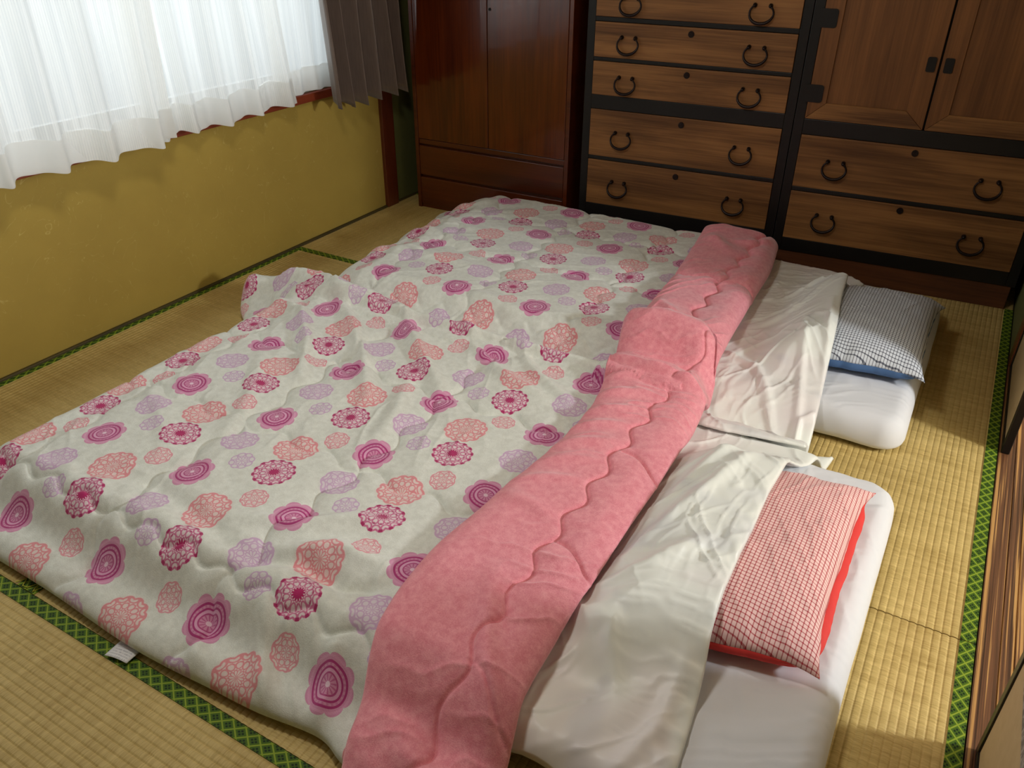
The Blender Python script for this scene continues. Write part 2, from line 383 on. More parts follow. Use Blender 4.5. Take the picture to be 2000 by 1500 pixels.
def fleece(name, base, hi=None, scale=420, bumpd=0.0012):
    t = NT(name); n = t.noise(t.coord(), scale, 3, 0.6); n2 = t.noise(t.coord(), 60, 3, 0.6)
    hi = hi or tuple(min(1, c * 1.12) for c in base[:3]) + (1,)
    t.set(base=t.mix(t.ss(n * 0.5 + n2 * 0.5, 0.3, 0.7), base, hi), rough=0.9, spec=0.15, sheen=0.55, sheenr=0.4)
    t.bump(n * 0.7 + n2 * 0.5, 0.6, bumpd * 1.6); return t.m
M_pink = fleece('pink_fleece', lin((226, 132, 146)), lin((248, 170, 180)))
t = NT('satin_cream_blanket'); n = t.noise(t.coord(), 3.2, 2, 0.5, 0.4); n2 = t.noise(t.coord(), 500, 2); n3 = t.noise(t.coord(), 4.5, 2, 0.5, 0.8)
b1 = t.mix(t.ss(n, 0.5, 0.72) * 0.35, lin((240, 244, 238)), lin((230, 208, 216))); b2 = t.mix(t.ss(n3, 0.56, 0.7) * 0.3, b1, lin((188, 190, 206)))
t.set(base=b2, rough=0.42, spec=0.45, sheen=0.2); t.bump(n2, 0.08, 0.0006); M_cream = t.m
t = NT('white_cotton_sheet'); n2 = t.noise(t.coord(), 500, 2); t.set(base=lin((226, 229, 234)), rough=0.75, spec=0.25, sheen=0.1); t.bump(n2, 0.08, 0.0006); M_sheet = t.m
M_lining = simple('white_lining', lin((212, 208, 196)), 0.8)

def check(name, ground, lines, cell=0.0092):
    t = NT(name); ux, uy, _ = t.xyz(t.coord('UV'))
    lx = t.ss(((ux / cell).frac() - 0.5).abs(), 0.36, 0.43); ly = t.ss(((uy / cell).frac() - 0.5).abs(), 0.36, 0.43)
    wv = t.noise(t.coord('UV'), 900, 1)
    f_ = (lx * 0.75 + ly * 0.75).min(1.0)
    t.set(base=t.mix(f_, ground, lines), rough=0.8, spec=0.2, sheen=0.15); t.bump(wv, 0.1, 0.0005); return t.m
M_redchk = check('red_check_cotton', lin((242, 204, 200)), lin((172, 34, 50)))
M_bluchk = check('navy_check_cotton', lin((216, 222, 230)), lin((34, 40, 62)))
M_coral = simple('coral_cotton', lin((222, 58, 54)), 0.75, 0.06, 30)
M_blue = simple('blue_cotton', lin((70, 104, 150)), 0.75, 0.06, 30)

def flowers(name, P, org, rotk=0.0):
    """medallion print: six motifs on a repeating lattice, drawn in the cloth's own metre coordinates (UV)"""
    t = NT(name); ux, uy, _ = t.xyz(t.coord('UV'))
    wob = t.noise(t.coord('UV'), 5, 1); ux = ux + (wob - 0.5) * 0.006
    fz = t.noise(t.coord(), 420, 3, 0.6); n2 = t.noise(t.coord(), 60, 3)
    col = t.mix(t.ss(fz * 0.5 + n2 * 0.5, 0.3, 0.7), lin((214, 217, 208)), lin((234, 238, 230)))
    def polar(dx, dy):
        a = (ux - (org[0] + dx)) / P[0] + 100.5; b = (uy - (org[1] + dy)) / P[1] + 100.5
        a = (a.frac() - 0.5) * P[0]; b = (b.frac() - 0.5) * P[1]
        return (a * a + b * b).sqrt(), t.op('ARCTAN2', b, a)
    def ring(q, c, h, s=0.015): return 1 - t.ss((q - c).abs(), h, h + s)
    def lay(mask, c):
        nonlocal col
        col = t.mix(mask, col, c)
    def lace(dx, dy, R, n, k, line, fill, halo=0.0, tips=None, centre=None):
        """k rings of n loop petals, outlined"""
        r, th = polar(dx, dy); q = r / R
        edge = 0.91 + 0.09 * (th * (n / 2)).cos().abs()
        if halo: lay((1 - t.ss(q, 0.66, 1.14)) * halo, line)
        inside = 1 - t.ss(q - edge, -0.02, 0.02)
        kq = (q * k).min(k - 0.001); ki = t.op('FLOOR', kq); tt = kq - ki
        ang = (th * (n / (2 * math.pi)) + ki * 0.5 + 50.0).frac() - 0.5
        e = (ang * 2) * (ang * 2) * 0.8 + ((tt - 0.5) * 2) * ((tt - 0.5) * 2) * 0.8
        ln = ring(e, 0.68, 0.16, 0.26)
        ln = ln.max(ring(q - edge, -0.05, 0.025, 0.05)); lay(inside * 0.55, fill); lay(inside * ln * 0.9, line)
        if centre is not None:
            st = 0.20 + 0.09 * (th * (n / 2)).cos().abs(); lay(1 - t.ss(q - st, -0.02, 0.02), centre)
        if tips is not None:
            lay(ring(q, 0.93, 0.05, 0.03) * t.ss((th * n).cos(), 0.1, 0.5), tips); lay(ring(q, 0.62, 0.03, 0.03) * t.ss((th * n).cos(), 0.4, 0.7) * 0.7, tips)
    def rosette(dx, dy, R):
        r, th = polar(dx, dy); q = r / R
        edge = 0.84 + 0.16 * (th * 4).cos().abs().pow(0.6)
        inside = 1 - t.ss(q - edge, -0.015, 0.015)
        lay(inside * 0.85, lin((214, 132, 176)))
        lay(inside * ring(q, 0.86, 0.03, 0.03) * 0.6, lin((228, 170, 200)))
        spok = t.ss((th * 12).cos(), 0.1, 0.5)
        lay(ring(q, 0.46, 0.09, 0.02), lin((226, 168, 200)))
        lay(ring(q, 0.69, 0.035), lin((178, 66, 126))); lay(ring(q, 0.52, 0.03), lin((178, 66, 126))); lay(ring(q, 0.35, 0.022) * 0.9, lin((182, 72, 130)))
        lay(ring(q, 0.605, 0.03) * t.ss((th * 24).cos(), -0.2, 0.3) * 0.5, lin((196, 100, 150)))
        lay((1 - t.ss(q, 0.30, 0.33)) * spok * 0.7, lin((186, 78, 136))); lay(1 - t.ss(q, 0.08, 0.11), lin((240, 210, 226)))
    lace(0.145, 0.205, 0.058, 12, 3, lin((228, 142, 150)), lin((242, 220, 216)), 0.28)
    lace(0.0, 0.155, 0.049, 9, 3, lin((206, 172, 204)), lin((228, 216, 226)), 0.38)
    lace(0.21, 0.0, 0.034, 8, 3, lin((226, 150, 162)), lin((240, 222, 220)), 0.12)
    lace(0.075, 0.09, 0.032, 8, 2, lin((206, 174, 206)), lin((226, 216, 224)), 0.10)
    lace(0.175, 0.098, 0.053, 13, 3, lin((204, 100, 146)), lin((238, 212, 222)), 0.15, lin((176, 56, 106)), lin((182, 48, 106)))
    rosette(0, 0, 0.055)
    t.set(base=col, rough=0.9, spec=0.12, sheen=0.45, sheenr=0.4); t.bump(fz * 0.7 + n2 * 0.5, 0.6, 0.0018)
    return t.m
M_flow1 = flowers('medallion_fleece_near', (0.333, 0.289), (-1.462, 1.262))
M_flow2 = flowers('medallion_fleece_far', (0.318, 0.305), (-1.49, 2.488))

# ================================================================== setting
XL, XR, YB, YF = -2.573, 0.266, 4.12, -1.32
floor = box('floor', XL - 0.02, 0.42, YF, YB, -0.12, -0.0615, M_plinth); tag(floor, kind='structure')
def tatami(x0, x1, y0, y1, along, heri=True):
    L = (x1 - x0) if along == 'X' else (y1 - y0); W = (y1 - y0) if along == 'X' else (x1 - x0)
    L -= 0.003; W -= 0.003
    pitch = 0.0165; n = int(round(W / pitch)); k = 5
    v = np.linspace(-W / 2, W / 2, n * k + 1); z = -0.0019 + 0.0019 * np.sqrt(np.clip(1 - (2 * ((np.arange(n * k + 1) / k) % 1) - 1) ** 2, 0, 1))
    vv = np.concatenate([[v[0], v[0]], v, [v[-1], v[-1]]]); zz = np.concatenate([[-0.061, -0.004], z, [-0.004, -0.061]])
    bm = bmesh.new(); A = [bm.verts.new((-L / 2, a, b)) for a, b in zip(vv, zz)]; B = [bm.verts.new((L / 2, a, b)) for a, b in zip(vv, zz)]
    for i in range(len(A) - 1): bm.faces.new((A[i], B[i], B[i + 1], A[i + 1]))
    bm.faces.new(A[::-1]); bm.faces.new(B)
    o = frombm('tatami_mat', bm, M_tat, floor)
    o.location = ((x0 + x1) / 2, (y0 + y1) / 2, 0); o.rotation_euler = (0, 0, 0 if along == 'X' else math.pi / 2)
    if heri:
        for s in (-1, 1):
            c = s * (W / 2 - 0.0145); N = 40
            xs = np.linspace(-L / 2 - 0.0005, L / 2 + 0.0005, N); ys = np.array([c - 0.0155, c - 0.015, c + 0.015, c + 0.0155]); zh = np.array([-0.003, 0.0016, 0.0016, -0.006 if 1 else 0])
            P = np.zeros((4, N, 3)); P[..., 0] = xs[None]; P[..., 1] = ys[:, None]; P[..., 2] = zh[:, None]
            UVv = np.stack([np.broadcast_to(ys[:, None] - c, (4, N)), np.broadcast_to(xs[None], (4, N))], -1)
            h = gridmesh('cloth_border', P, UVv, M_heri, o)
            for p in h.data.polygons: p.use_smooth = False
    return o
xm, x1m, x2m = -0.675, -1.626, XL + 0.004
tatami(xm, 0.265, 1.530, 3.43, 'Y'); tatami(xm, 0.265, -0.37, 1.530, 'Y')
tatami(x2m, x1m, 0.600, 2.478, 'Y'); tatami(x1m, xm, 0.600, 2.478, 'Y')
front_mat = tatami(x2m, xm, -0.37, 0.600, 'X'); tatami(x2m, xm, 2.478, 3.43, 'X')
tatami(x2m, xm, 3.43, YB, 'X'); tatami(xm, 0.265, 3.43, YB, 'Y', False)
tatami(x2m, xm, YF, -0.37, 'X'); tatami(xm, 0.265, YF, -0.37, 'Y')
# yellow stitches where two mats meet by the near foot corner
bm = bmesh.new()
zx = [(-1.665, 0.603), (-1.652, 0.622), (-1.640, 0.604), (-1.626, 0.606), (-1.614, 0.626), (-1.603, 0.604), (-1.596, 0.622)]
tube(bm, [(a - front_mat.location.x, b - front_mat.location.y, 0.0035) for a, b in zx], 0.0012, 6)
frombm('stitch', bm, M_thread, front_mat)['label'] = 'yellow zigzag thread stitch'

# left wall with window opening
WZ0, WZ1, WY0, WY1 = 0.64, 1.95, -0.2, 3.0
wl = boxes('wall_left', [(XL - 0.12, XL, YF, YB, -0.06, WZ0), (XL - 0.12, XL, YF, YB, WZ1, 2.4), (XL - 0.12, XL, YF, WY0, WZ0, WZ1), (XL - 0.12, XL, WY1, 3.16, WZ0, WZ1)], M_wall)
tag(wl, kind='structure')
w2 = box('wall_left_alcove', XL - 0.12, XL - 0.001, 3.16, YB, WZ0 - 0.02, WZ1 + 0.02, M_wall2); tag(w2, kind='structure')
w3 = box('trim_1', XL - 0.005, XL + 0.004, 3.24, YB, -0.0, 2.3, M_wall2); tag(w3, kind='structure')
post = box('trim_2', XL - 0.01, XL + 0.018, 3.152, 3.24, -0.001, 2.32, M_post, None, 0.003); tag(post, kind='structure')
bb = box('baseboard_left', XL, XL + 0.013, YF, 3.152, -0.002, 0.010, M_yose, None, 0.002); tag(bb, kind='structure')
bb = box('baseboard_left_2', XL, XL + 0.010, 3.24, YB, -0.002, 0.010, M_yose, None, 0.002); tag(bb, kind='structure')
wb = box('wall_back', XL - 0.12, XR + 0.2, YB, YB + 0.1, -0.06, 2.4, M_wall2); tag(wb, kind='structure')
wf = box('wall_front', XL - 0.12, 3.3, YF - 0.1, YF, -0.06, 2.4, M_wall2); tag(wf, kind='structure')
ce = box('ceiling', XL - 0.12, 0.42, YF - 0.1, YB + 0.1, 2.4, 2.46, M_ceil); tag(ce, kind='structure')
# right side: threshold, pillar, plaster, lintel and upper wall
th = boxes('trim_3', [(0.267, 0.309, YF, 3.02, -0.06, 0.0), (0.309, 0.312, YF, 3.02, -0.06, -0.004), (0.312, 0.336, YF, 3.02, -0.06, 0.0),
                      (0.336, 0.339, YF, 3.02, -0.06, -0.004), (0.339, 0.40, YF, 3.02, -0.06, 0.0)], M_zebra); tag(th, kind='structure')
pl = box('trim_4', 0.268, 0.37, 2.925, 3.02, 0.0, 2.4, M_post, None, 0.004); tag(pl, kind='structure')
wr = box('wall_right', 0.268, 0.36, 3.02, YB, -0.06, 2.4, M_wall2); tag(wr, kind='structure')
wr2 = box('wall_right_upper', 0.285, 0.36, YF, 2.925, 1.80, 2.4, M_wall2); tag(wr2, kind='structure')
li = box('trim_5', 0.268, 0.38, YF, 2.925, 1.755, 1.80, M_post); tag(li, kind='structure')
# next room
hf = box('floor_next_room', 0.401, 3.3, YF, 4.2, -0.06, -0.006, M_hallfloor); tag(hf, kind='structure')
hw = boxes('wall_next_room', [(3.3, 3.4, YF, 4.2, -0.06, 2.4), (0.36, 3.4, 4.2, 4.3, -0.06, 2.4), (0.3, 3.4, YF - 0.1, 4.3, 2.4, 2.46)], M_hallwall); tag(hw, kind='structure')
# sliding doors
def fusuma(name, xx, y0, y1, pull_near_far):
    r_ = empty(name, (xx, (y0 + y1) / 2, 0)); tag(r_, kind='structure')
    W = (y1 - y0) / 2; z0, z1 = 0.001, 1.755
    box('paper_panel', 0.004, 0.018, -W + 0.018, W - 0.018, z0 + 0.016, z1 - 0.03, M_fusuma, r_)
    for s in (-1, 1):
        box('stile', 0, 0.022, s * (W - 0.01) - 0.011, s * (W - 0.01) + 0.011, z0, z1, M_blackd, r_, 0.002)
    box('rail', 0.0, 0.022, -W + 0.02, W - 0.02, z0, z0 + 0.018, M_blackd, r_, 0.002)
    box('rail', 0.0, 0.022, -W + 0.02, W - 0.02, z1 - 0.035, z1, M_blackd, r_, 0.002)
    bm = bmesh.new(); bmesh.ops.create_cone(bm, cap_ends=True, segments=24, radius1=0.028, radius2=0.028, depth=0.004, matrix=Matrix.Translation((0.003, pull_near_far * (W - 0.07), 0.85)) @ Matrix.Rotation(math.pi / 2, 4, 'Y'))
    frombm('finger_pull', bm, M_iron, r_)
fusuma('door_1', 0.272, 2.345, 2.925, -1)
fusuma('door_2', 0.283, 0.36, 1.255, 1)
fusuma('door_3', 0.283, -0.54, 0.355, -1)
fusuma('door_4', 0.283, YF, -0.545, -1)

# ------------------------------------------------------------------ window
win = empty('window_1', (XL - 0.06, (WY0 + WY1) / 2, WZ0)); tag(win, kind='structure')
HW = (WY1 - WY0) / 2; HH = WZ1 - WZ0
boxes('window_frame', [(-0.06, 0.05, -HW, HW, 0, 0.03), (-0.06, 0.05, -HW, HW, HH - 0.03, HH), (-0.06, 0.05, -HW, -HW + 0.03, 0.03, HH - 0.03), (-0.06, 0.05, HW - 0.03, HW, 0.03, HH - 0.03)], M_alu, win)
for i in range(2):
    a, b = (-HW + 0.03, 0.03) if i == 0 else (-0.03, HW - 0.03); xo = -0.03 + 0.028 * i
    s_ = boxes('sash', [(xo, xo + 0.025, a, b, 0.03, 0.09), (xo, xo + 0.025, a, b, HH - 0.08, HH - 0.03), (xo, xo + 0.025, a, a + 0.045, 0.09, HH - 0.08), (xo, xo + 0.025, b - 0.045, b, 0.09, HH - 0.08)], M_alu, win, 0.002)
    box('pane', xo + 0.010, xo + 0.015, a + 0.045, b - 0.045, 0.09, HH - 0.08, M_glass, s_)
sl = box('window_sill', 0.05, 0.082, -HW - 0.02, HW + 0.02, -0.035, 0.0, M_sillw, win, 0.003)
rail_t = empty('curtain_rail', (-2.47, 1.45, 2.02), 0, 'white double curtain rail fixed above the window', 'curtain rail')
boxes('track', [(-0.035, -0.02, -1.75, 1.75, 0, 0.02), (0.02, 0.035, -1.75, 1.75, 0, 0.02)], M_alu, rail_t)
for y_ in (-1.6, -0.5, 0.5, 1.6): box('bracket', -0.10, 0.04, y_, y_ + 0.02, 0.02, 0.026, M_alu, rail_t)

def curtain(name, x0, y0, y1, zb, amp, per, mat, label, seed, hem=True, flare=0.0, thick=0.0, ytop=None, zt=2.02, hemh=0.10, zvar=0.02):
    rn = np.random.RandomState(seed); n = 260; m_ = 40
    s = np.linspace(0, 1, n); L = (y1 - y0)
    ph = 2 * np.pi * (s * L / per + 0.25 * fbm(s * L / per * 0.7, s * 0 + seed, seed))
    pl_ = np.sin(ph) + 0.35 * np.sin(2 * ph + 1.1 + seed) + 0.5 * fbm(s * L / per * 0.8, s * 0 + 3.3, seed + 2)
    Z = np.linspace(0, 1, m_)[:, None]                     # 0 bottom, 1 top
    a = amp * (1.0 - 0.45 * Z); yt = ytop or (y0, y1)
    yb = y0 + (y1 - y0) * s[None]; ytp = yt[0] + (yt[1] - yt[0]) * s[None]
    Y = yb * (1 - Z ** 0.8) + ytp * Z ** 0.8 + 0.3 * a * np.cos(ph)[None]
    Xc = x0 + a * pl_[None] + 0.004 * np.sin(Z * 9 + ph[None] * 0.3)
    zbv = zb + zvar * fbm(s * L / per * 0.5, s * 0 + 1.7, seed + 7)[None] - 0.25 * amp * pl_[None]
    ZZ = zbv * (1 - Z) + zt * Z
    P = np.dstack([Xc + 0 * ZZ, Y + 0 * ZZ, ZZ]); arc = np.concatenate([[0], np.cumsum(np.hypot(np.diff(Xc[0]), np.diff(Y[0])))])
    UVv = np.dstack([np.broadcast_to(arc[None], ZZ.shape), ZZ])
    root = empty(name, (0, 0, 0), 0, label, 'curtain')
    o = gridmesh('drape', P, UVv, mat, root)
    if thick:
        md = o.modifiers.new('s', 'SOLIDIFY'); md.thickness = thick
    if hem:
        k = 8; t_ = np.linspace(0, hemh / 1.4, k)[:, None]
        Ph = np.zeros((k, n, 3))
        for i in range(k):
            zz = t_[i, 0]
            Ph[i, :, 0] = x0 + amp * (1 - 0.45 * zz) * pl_ + 0.0015; Ph[i, :, 1] = yb[0] * (1 - zz ** 0.8) + ytp[0] * zz ** 0.8 + 0.3 * amp * (1 - 0.45 * zz) * np.cos(ph); Ph[i, :, 2] = zbv[0] * (1 - zz) + zt * zz - 0.001
        gridmesh('hem', Ph, np.dstack([np.broadcast_to(arc[None], (k, n)), Ph[..., 2]]), M_hem, root)
    return root
curtain('lace_curtain', -2.405, 0.35, 1.862, 0.640, 0.021, 0.17, M_sheer, 'sheer white lace curtain panel at the left edge, its hem overlapping the next panel', 3)
curtain('lace_curtain', -2.474, 1.80, 2.52, 0.634, 0.019, 0.16, M_sheer, 'sheer white lace curtain panel in the middle of the window', 11, ytop=(1.78, 2.42))
curtain('lace_curtain', -2.524, 2.44, 2.80, 0.655, 0.006, 0.12, M_sheer, 'narrow bright strip of lace curtain beside the brown curtain', 21)
curtain('brown_curtain', -2.43, 2.665, 3.20, 0.590, 0.040, 0.095, M_dark, 'dark brown satin curtain bunched by the wooden post', 31, hem=False, thick=0.002, ytop=(2.60, 3.12), zvar=0.03)

# ================================================================== cabinets
def drawer(root, s0, s1, z0, z1, mat, pulls, lock=None, y=-0.004, pegs=None):
    d = box('drawer', s0, s1, y, y + 0.022, z0, z1, mat, root, 0.002)
    for (ps, pz) in pulls:
        bm = bmesh.new(); n = 22; pts = []; rad = []
        for i in range(n + 1):
            a = math.radians(131 + (409 - 131) * i / n)
            x_ = 0.0445 * math.cos(a); z_ = -0.026 + 0.0345 * math.sin(a)
            low = max(0, -math.sin(a)); pts.append((ps + x_, y - 0.011 - 0.012 * low, pz + z_)); rad.append(0.0036 + 0.0026 * low)
        tube(bm, pts, rad, 8)
        for e in (0, -1):
            bmesh.ops.create_uvsphere(bm, u_segments=10, v_segments=8, radius=0.0066, matrix=Matrix.Translation(pts[e]))
        h = frombm('handle', bm, M_iron, d, True)
        for e in (-1, 1):
            bm = bmesh.new(); bmesh.ops.create_cone(bm, cap_ends=True, segments=14, radius1=0.0085, radius2=0.006, depth=0.012, matrix=Matrix.Translation((ps + e * 0.029, y - 0.006, pz + 0.001)) @ Matrix.Rotation(math.pi / 2, 4, 'X'))
            frombm('handle_peg', bm, M_iron, d, True)
    if lock:
        bm = bmesh.new(); T_ = Matrix.Translation((lock[0], y - 0.002, lock[1])) @ Matrix.Rotation(math.pi / 2, 4, 'X')
        bmesh.ops.create_cone(bm, cap_ends=True, segments=28, radius1=0.0125, radius2=0.0115, depth=0.005, matrix=T_)
        bmesh.ops.create_cone(bm, cap_ends=True, segments=20, radius1=0.007, radius2=0.006, depth=0.008, matrix=T_)
        frombm('lock_plate', bm, M_iron, d)
    return d
DA = 0.07486
def dloc(s): return (0.231 + s * math.cos(DA), 3.420 + s * math.sin(DA), 0)
# left chest: local s measured from its own centre
cL = -1.345; rootL = empty('chest_of_drawers', dloc(cL), DA, 'tall black framed tansu chest of five visible brown drawers beside the wardrobe', 'chest of drawers')
def s_(v): return v - cL
TOP = 1.50
boxes('frame', [(s_(-1.785), s_(-1.75), 0, 0.03, 0.095, TOP), (s_(-0.942), s_(-0.906), 0, 0.03, 0.095, TOP),
                (s_(-1.75), s_(-0.942), 0, 0.03, 0.095, 0.170), (s_(-1.75), s_(-0.942), 0, 0.03, 0.370, 0.386), (s_(-1.75), s_(-0.942), 0, 0.03, 0.586, 0.644),
                (s_(-1.75), s_(-0.942), 0, 0.03, 0.780, 0.795), (s_(-1.75), s_(-0.942), 0, 0.03, 0.932, 0.950), (s_(-1.75), s_(-0.942), 0, 0.03, 1.126, 1.145),
                (s_(-1.75), s_(-0.942), 0, 0.03, 1.315, 1.33), (s_(-1.75), s_(-0.942), 0, 0.03, 1.48, TOP)], M_black, rootL, 0.002)
box('body', s_(-1.783), s_(-0.908), 0.03, 0.42, 0.096, TOP - 0.001, M_black, rootL)
box('plinth', s_(-1.785), s_(-0.91), 0.006, 0.42, 0, 0.0945, M_plinth, rootL, 0.002)
for (z0, z1, hz1, hz2, lz) in [(0.171, 0.369, 0.282, 0.270, 0.340), (0.387, 0.585, 0.495, 0.485, 0.557), (0.645, 0.779, 0.719, 0.715, 0.753),
                          (0.796, 0.931, 0.877, 0.868, 0.906), (0.951, 1.125, 1.016, 1.022, 1.09), (1.146, 1.314, 1.23, 1.23, 1.28), (1.331, 1.479, 1.40, 1.40, 1.45)]:
    drawer(rootL, s_(-1.749), s_(-0.943), z0, z1, M_paul, [(s_(-1.602), (hz1 + hz2) / 2 + 0.003), (s_(-1.088), (hz1 + hz2) / 2 + 0.003)], (s_(-1.347), lz))
# right chest
cR = -0.445; rootR = empty('cupboard_chest', dloc(cR), DA, 'black framed tansu chest with panelled cupboard doors above two wide drawers', 'chest of drawers')
def q_(v): return v - cR
boxes('frame', [(q_(-0.904), q_(-0.867), 0, 0.03, 0.095, TOP), (q_(-0.022), q_(0.012), 0, 0.03, 0.095, TOP),
                (q_(-0.867), q_(-0.022), 0, 0.03, 0.095, 0.152), (q_(-0.867), q_(-0.022), 0, 0.03, 0.352, 0.369), (q_(-0.867), q_(-0.022), 0, 0.03, 0.575, 0.634),
                (q_(-0.867), q_(-0.022), 0, 0.03, 1.38, TOP)], M_black, rootR, 0.002)
box('body', q_(-0.902), q_(0.010), 0.03, 0.42, 0.096, TOP - 0.001, M_black, rootR)
box('plinth', q_(-0.906), q_(0.0), 0.006, 0.42, 0, 0.0945, M_plinth, rootR, 0.002)
for (z0, z1, hz, lz) in [(0.153, 0.351, 0.264, 0.329), (0.370, 0.574, 0.481, 0.551)]:
    drawer(rootR, q_(-0.866), q_(-0.023), z0, z1, M_paul, [(q_(-0.720), hz), (q_(-0.181), hz)], (q_(-0.451), lz))
def rplate(name, cx, cz, w_, h_, y0, y1, rad, mat, parent):
    bm = bmesh.new(); pts = []
    for (sx, sz, a0) in ((1, 1, 0), (-1, 1, 90), (-1, -1, 180), (1, -1, 270)):
        for k in range(6):
            a = math.radians(a0 + 18 * k); pts.append((cx + sx * (w_ / 2 - rad) + rad * math.cos(a), cz + sz * (h_ / 2 - rad) + rad * math.sin(a)))
    A = [bm.verts.new((p[0], y0, p[1])) for p in pts]; B = [bm.verts.new((p[0], y1, p[1])) for p in pts]
    bm.faces.new(A); bm.faces.new(B[::-1])
    for i in range(len(A)): bm.faces.new((A[i], A[(i + 1) % len(A)], B[(i + 1) % len(A)], B[i]))
    return frombm(name, bm, mat, parent)
def cupdoor(s0, s1, hinge_s, hs, latch_s):
    z0, z1 = 0.636, 1.378; fw = 0.068; bm = bmesh.new()
    # mitred frame
    o = [(s0, z0), (s1, z0), (s1, z1), (s0, z1)]; i_ = [(s0 + fw, z0 + fw - 0.006), (s1 - fw, z0 + fw - 0.006), (s1 - fw, z1 - fw), (s0 + fw, z1 - fw)]
    d = None
    for k in range(4):
        bm = bmesh.new(); k2 = (k + 1) % 4
        def off(p, c, e=0.0004): return (p[0] + (c[0] - p[0]) * e, p[1] + (c[1] - p[1]) * e)
        quad = [o[k], o[k2], i_[k2], i_[k]]; c = (sum(p[0] for p in quad) / 4, sum(p[1] for p in quad) / 4)
        quad = [off(p, c, 0.002) for p in quad]
        F_ = [bm.verts.new((p[0], -0.005, p[1])) for p in quad]; Bk = [bm.verts.new((p[0], 0.017, p[1])) for p in quad]
        bm.faces.new(F_); bm.faces.new(Bk[::-1])
        for j in range(4): bm.faces.new((F_[j], F_[(j + 1) % 4], Bk[(j + 1) % 4], Bk[j]))
        bmesh.ops.bevel(bm, geom=list(bm.edges), offset=0.0012, segments=1, affect='EDGES')
        if d is None:
            d = bpy.data.objects.new('cupboard_door', None); C.objects.link(d); d.parent = rootR
        frombm('frame_board', bm, M_paul if k % 2 == 0 else M_paulz, d)
    box('door_panel', i_[0][0] - 0.003, i_[1][0] + 0.003, 0.001, 0.012, i_[0][1] - 0.003, i_[2][1] + 0.003, M_paulz, d)
    for hz in (0.730, 0.993):
        rplate('hinge_plate', hinge_s, hz, 0.068, 0.064, -0.0085, -0.0045, 0.010, M_black, d)
    rplate('latch_plate', latch_s, 0.863, 0.030, 0.050, -0.0090, -0.0045, 0.006, M_black, d)
cupdoor(q_(-0.866), q_(-0.448), q_(-0.850), 1, q_(-0.473))
cupdoor(q_(-0.441), q_(-0.023), q_(-0.039), -1, q_(-0.416))

# wardrobe
WA = 0.02631; rootW = empty('wardrobe', (-2.436, 3.251, 0), WA, 'glossy red-brown wooden wardrobe with two doors and two low drawers in the corner', 'wardrobe')
WW = 0.832
boxes('carcass', [(0, 0.020, -0.004, 0.56, 0, 1.8), (WW - 0.020, WW, -0.004, 0.56, 0, 1.8), (0.02, WW - 0.02, 0.016, 0.56, 0.001, 1.78), (0.02, WW - 0.02, 0.0, 0.03, 1.76, 1.8),
                  (0.02, WW - 0.02, 0.002, 0.03, 0.322, 0.345), (0.02, WW - 0.02, 0.004, 0.03, 0.0, 0.018)], M_wardh, rootW, 0.002)
for (a, b, k) in [(0.022, 0.4145, 0), (0.4175, WW - 0.022, 1)]:
    d = box('door', a, b, -0.003, 0.016, 0.348, 1.757, M_ward, rootW, 0.0015)
    if k:
        bm = bmesh.new(); bmesh.ops.create_cone(bm, cap_ends=True, segments=18, radius1=0.0065, radius2=0.0065, depth=0.003, matrix=Matrix.Translation((a + 0.013, -0.004, 0.948)) @ Matrix.Rotation(math.pi / 2, 4, 'X'))
        frombm('keyhole', bm, M_hole, d)
box('drawer', 0.022, WW - 0.022, -0.003, 0.014, 0.170, 0.313, M_wardh, rootW, 0.002)
box('drawer', 0.022, WW - 0.022, -0.003, 0.014, 0.020, 0.157, M_wardh, rootW, 0.002)

# ================================================================== bedding
M1 = (-2.0, 0.046, 0.80, 1.905); M2 = (-1.98, 0.026, 2.15, 3.16)
T1, T2 = 0.092, 0.108
def hM1(x, y, so=0.10): return T1 * S(-sdrect(x, y, *M1, 0.07), -so, 0.02)
def hM2(x, y, so=0.10): return T2 * S(-sdrect(x, y, *M2, 0.07), -so, 0.02)
# mattresses
def mattress(name, R, T, label, seed):
    x0, x1, y0, y1 = R
    G = rrgrid(R, 0.075, 330, 190, seed)
    def rel(x, y):
        e = np.minimum(np.minimum(x1 - x, y - y0), y1 - y)
        return (0.004 * fbm(x * 5, y * 5, seed) + 0.0030 * wrinkle(x, y, 1.9, 0.25, 0.03, seed) + 0.0028 * wrinkle(x, y, 0.5, 0.2, 0.022, seed + 3)
                + 0.0025 * ridged(y / 0.025 if 1 else 0, x / 0.3, seed, 2) * S(x, x1 - 0.16, x1 - 0.05) * S(e, 0, 0.01))
    root = empty(name, ((x0 + x1) / 2, (y0 + y1) / 2, 0), 0, label, 'mattress')
    o = slab('fitted_sheet', G, lambda x, y: T + rel(x, y), lambda x, y: 0.004 + 0 * x, lambda x, y: 0.034 + 0.007 * fbm(x * 14, y * 14, seed + 4), 0.052, M_sheet, root, power=2.2)
    o.matrix_parent_inverse = root.matrix_world.inverted() if 0 else Matrix.Translation((-(x0 + x1) / 2, -(y0 + y1) / 2, 0))
    return root
bpy.context.view_layer.update()
mattress('futon_mattress', M1, T1, 'white sheeted futon mattress under the red checked pillow', 2)
mattress('futon_mattress', M2, T2, 'white sheeted futon mattress under the navy checked pillow', 5)

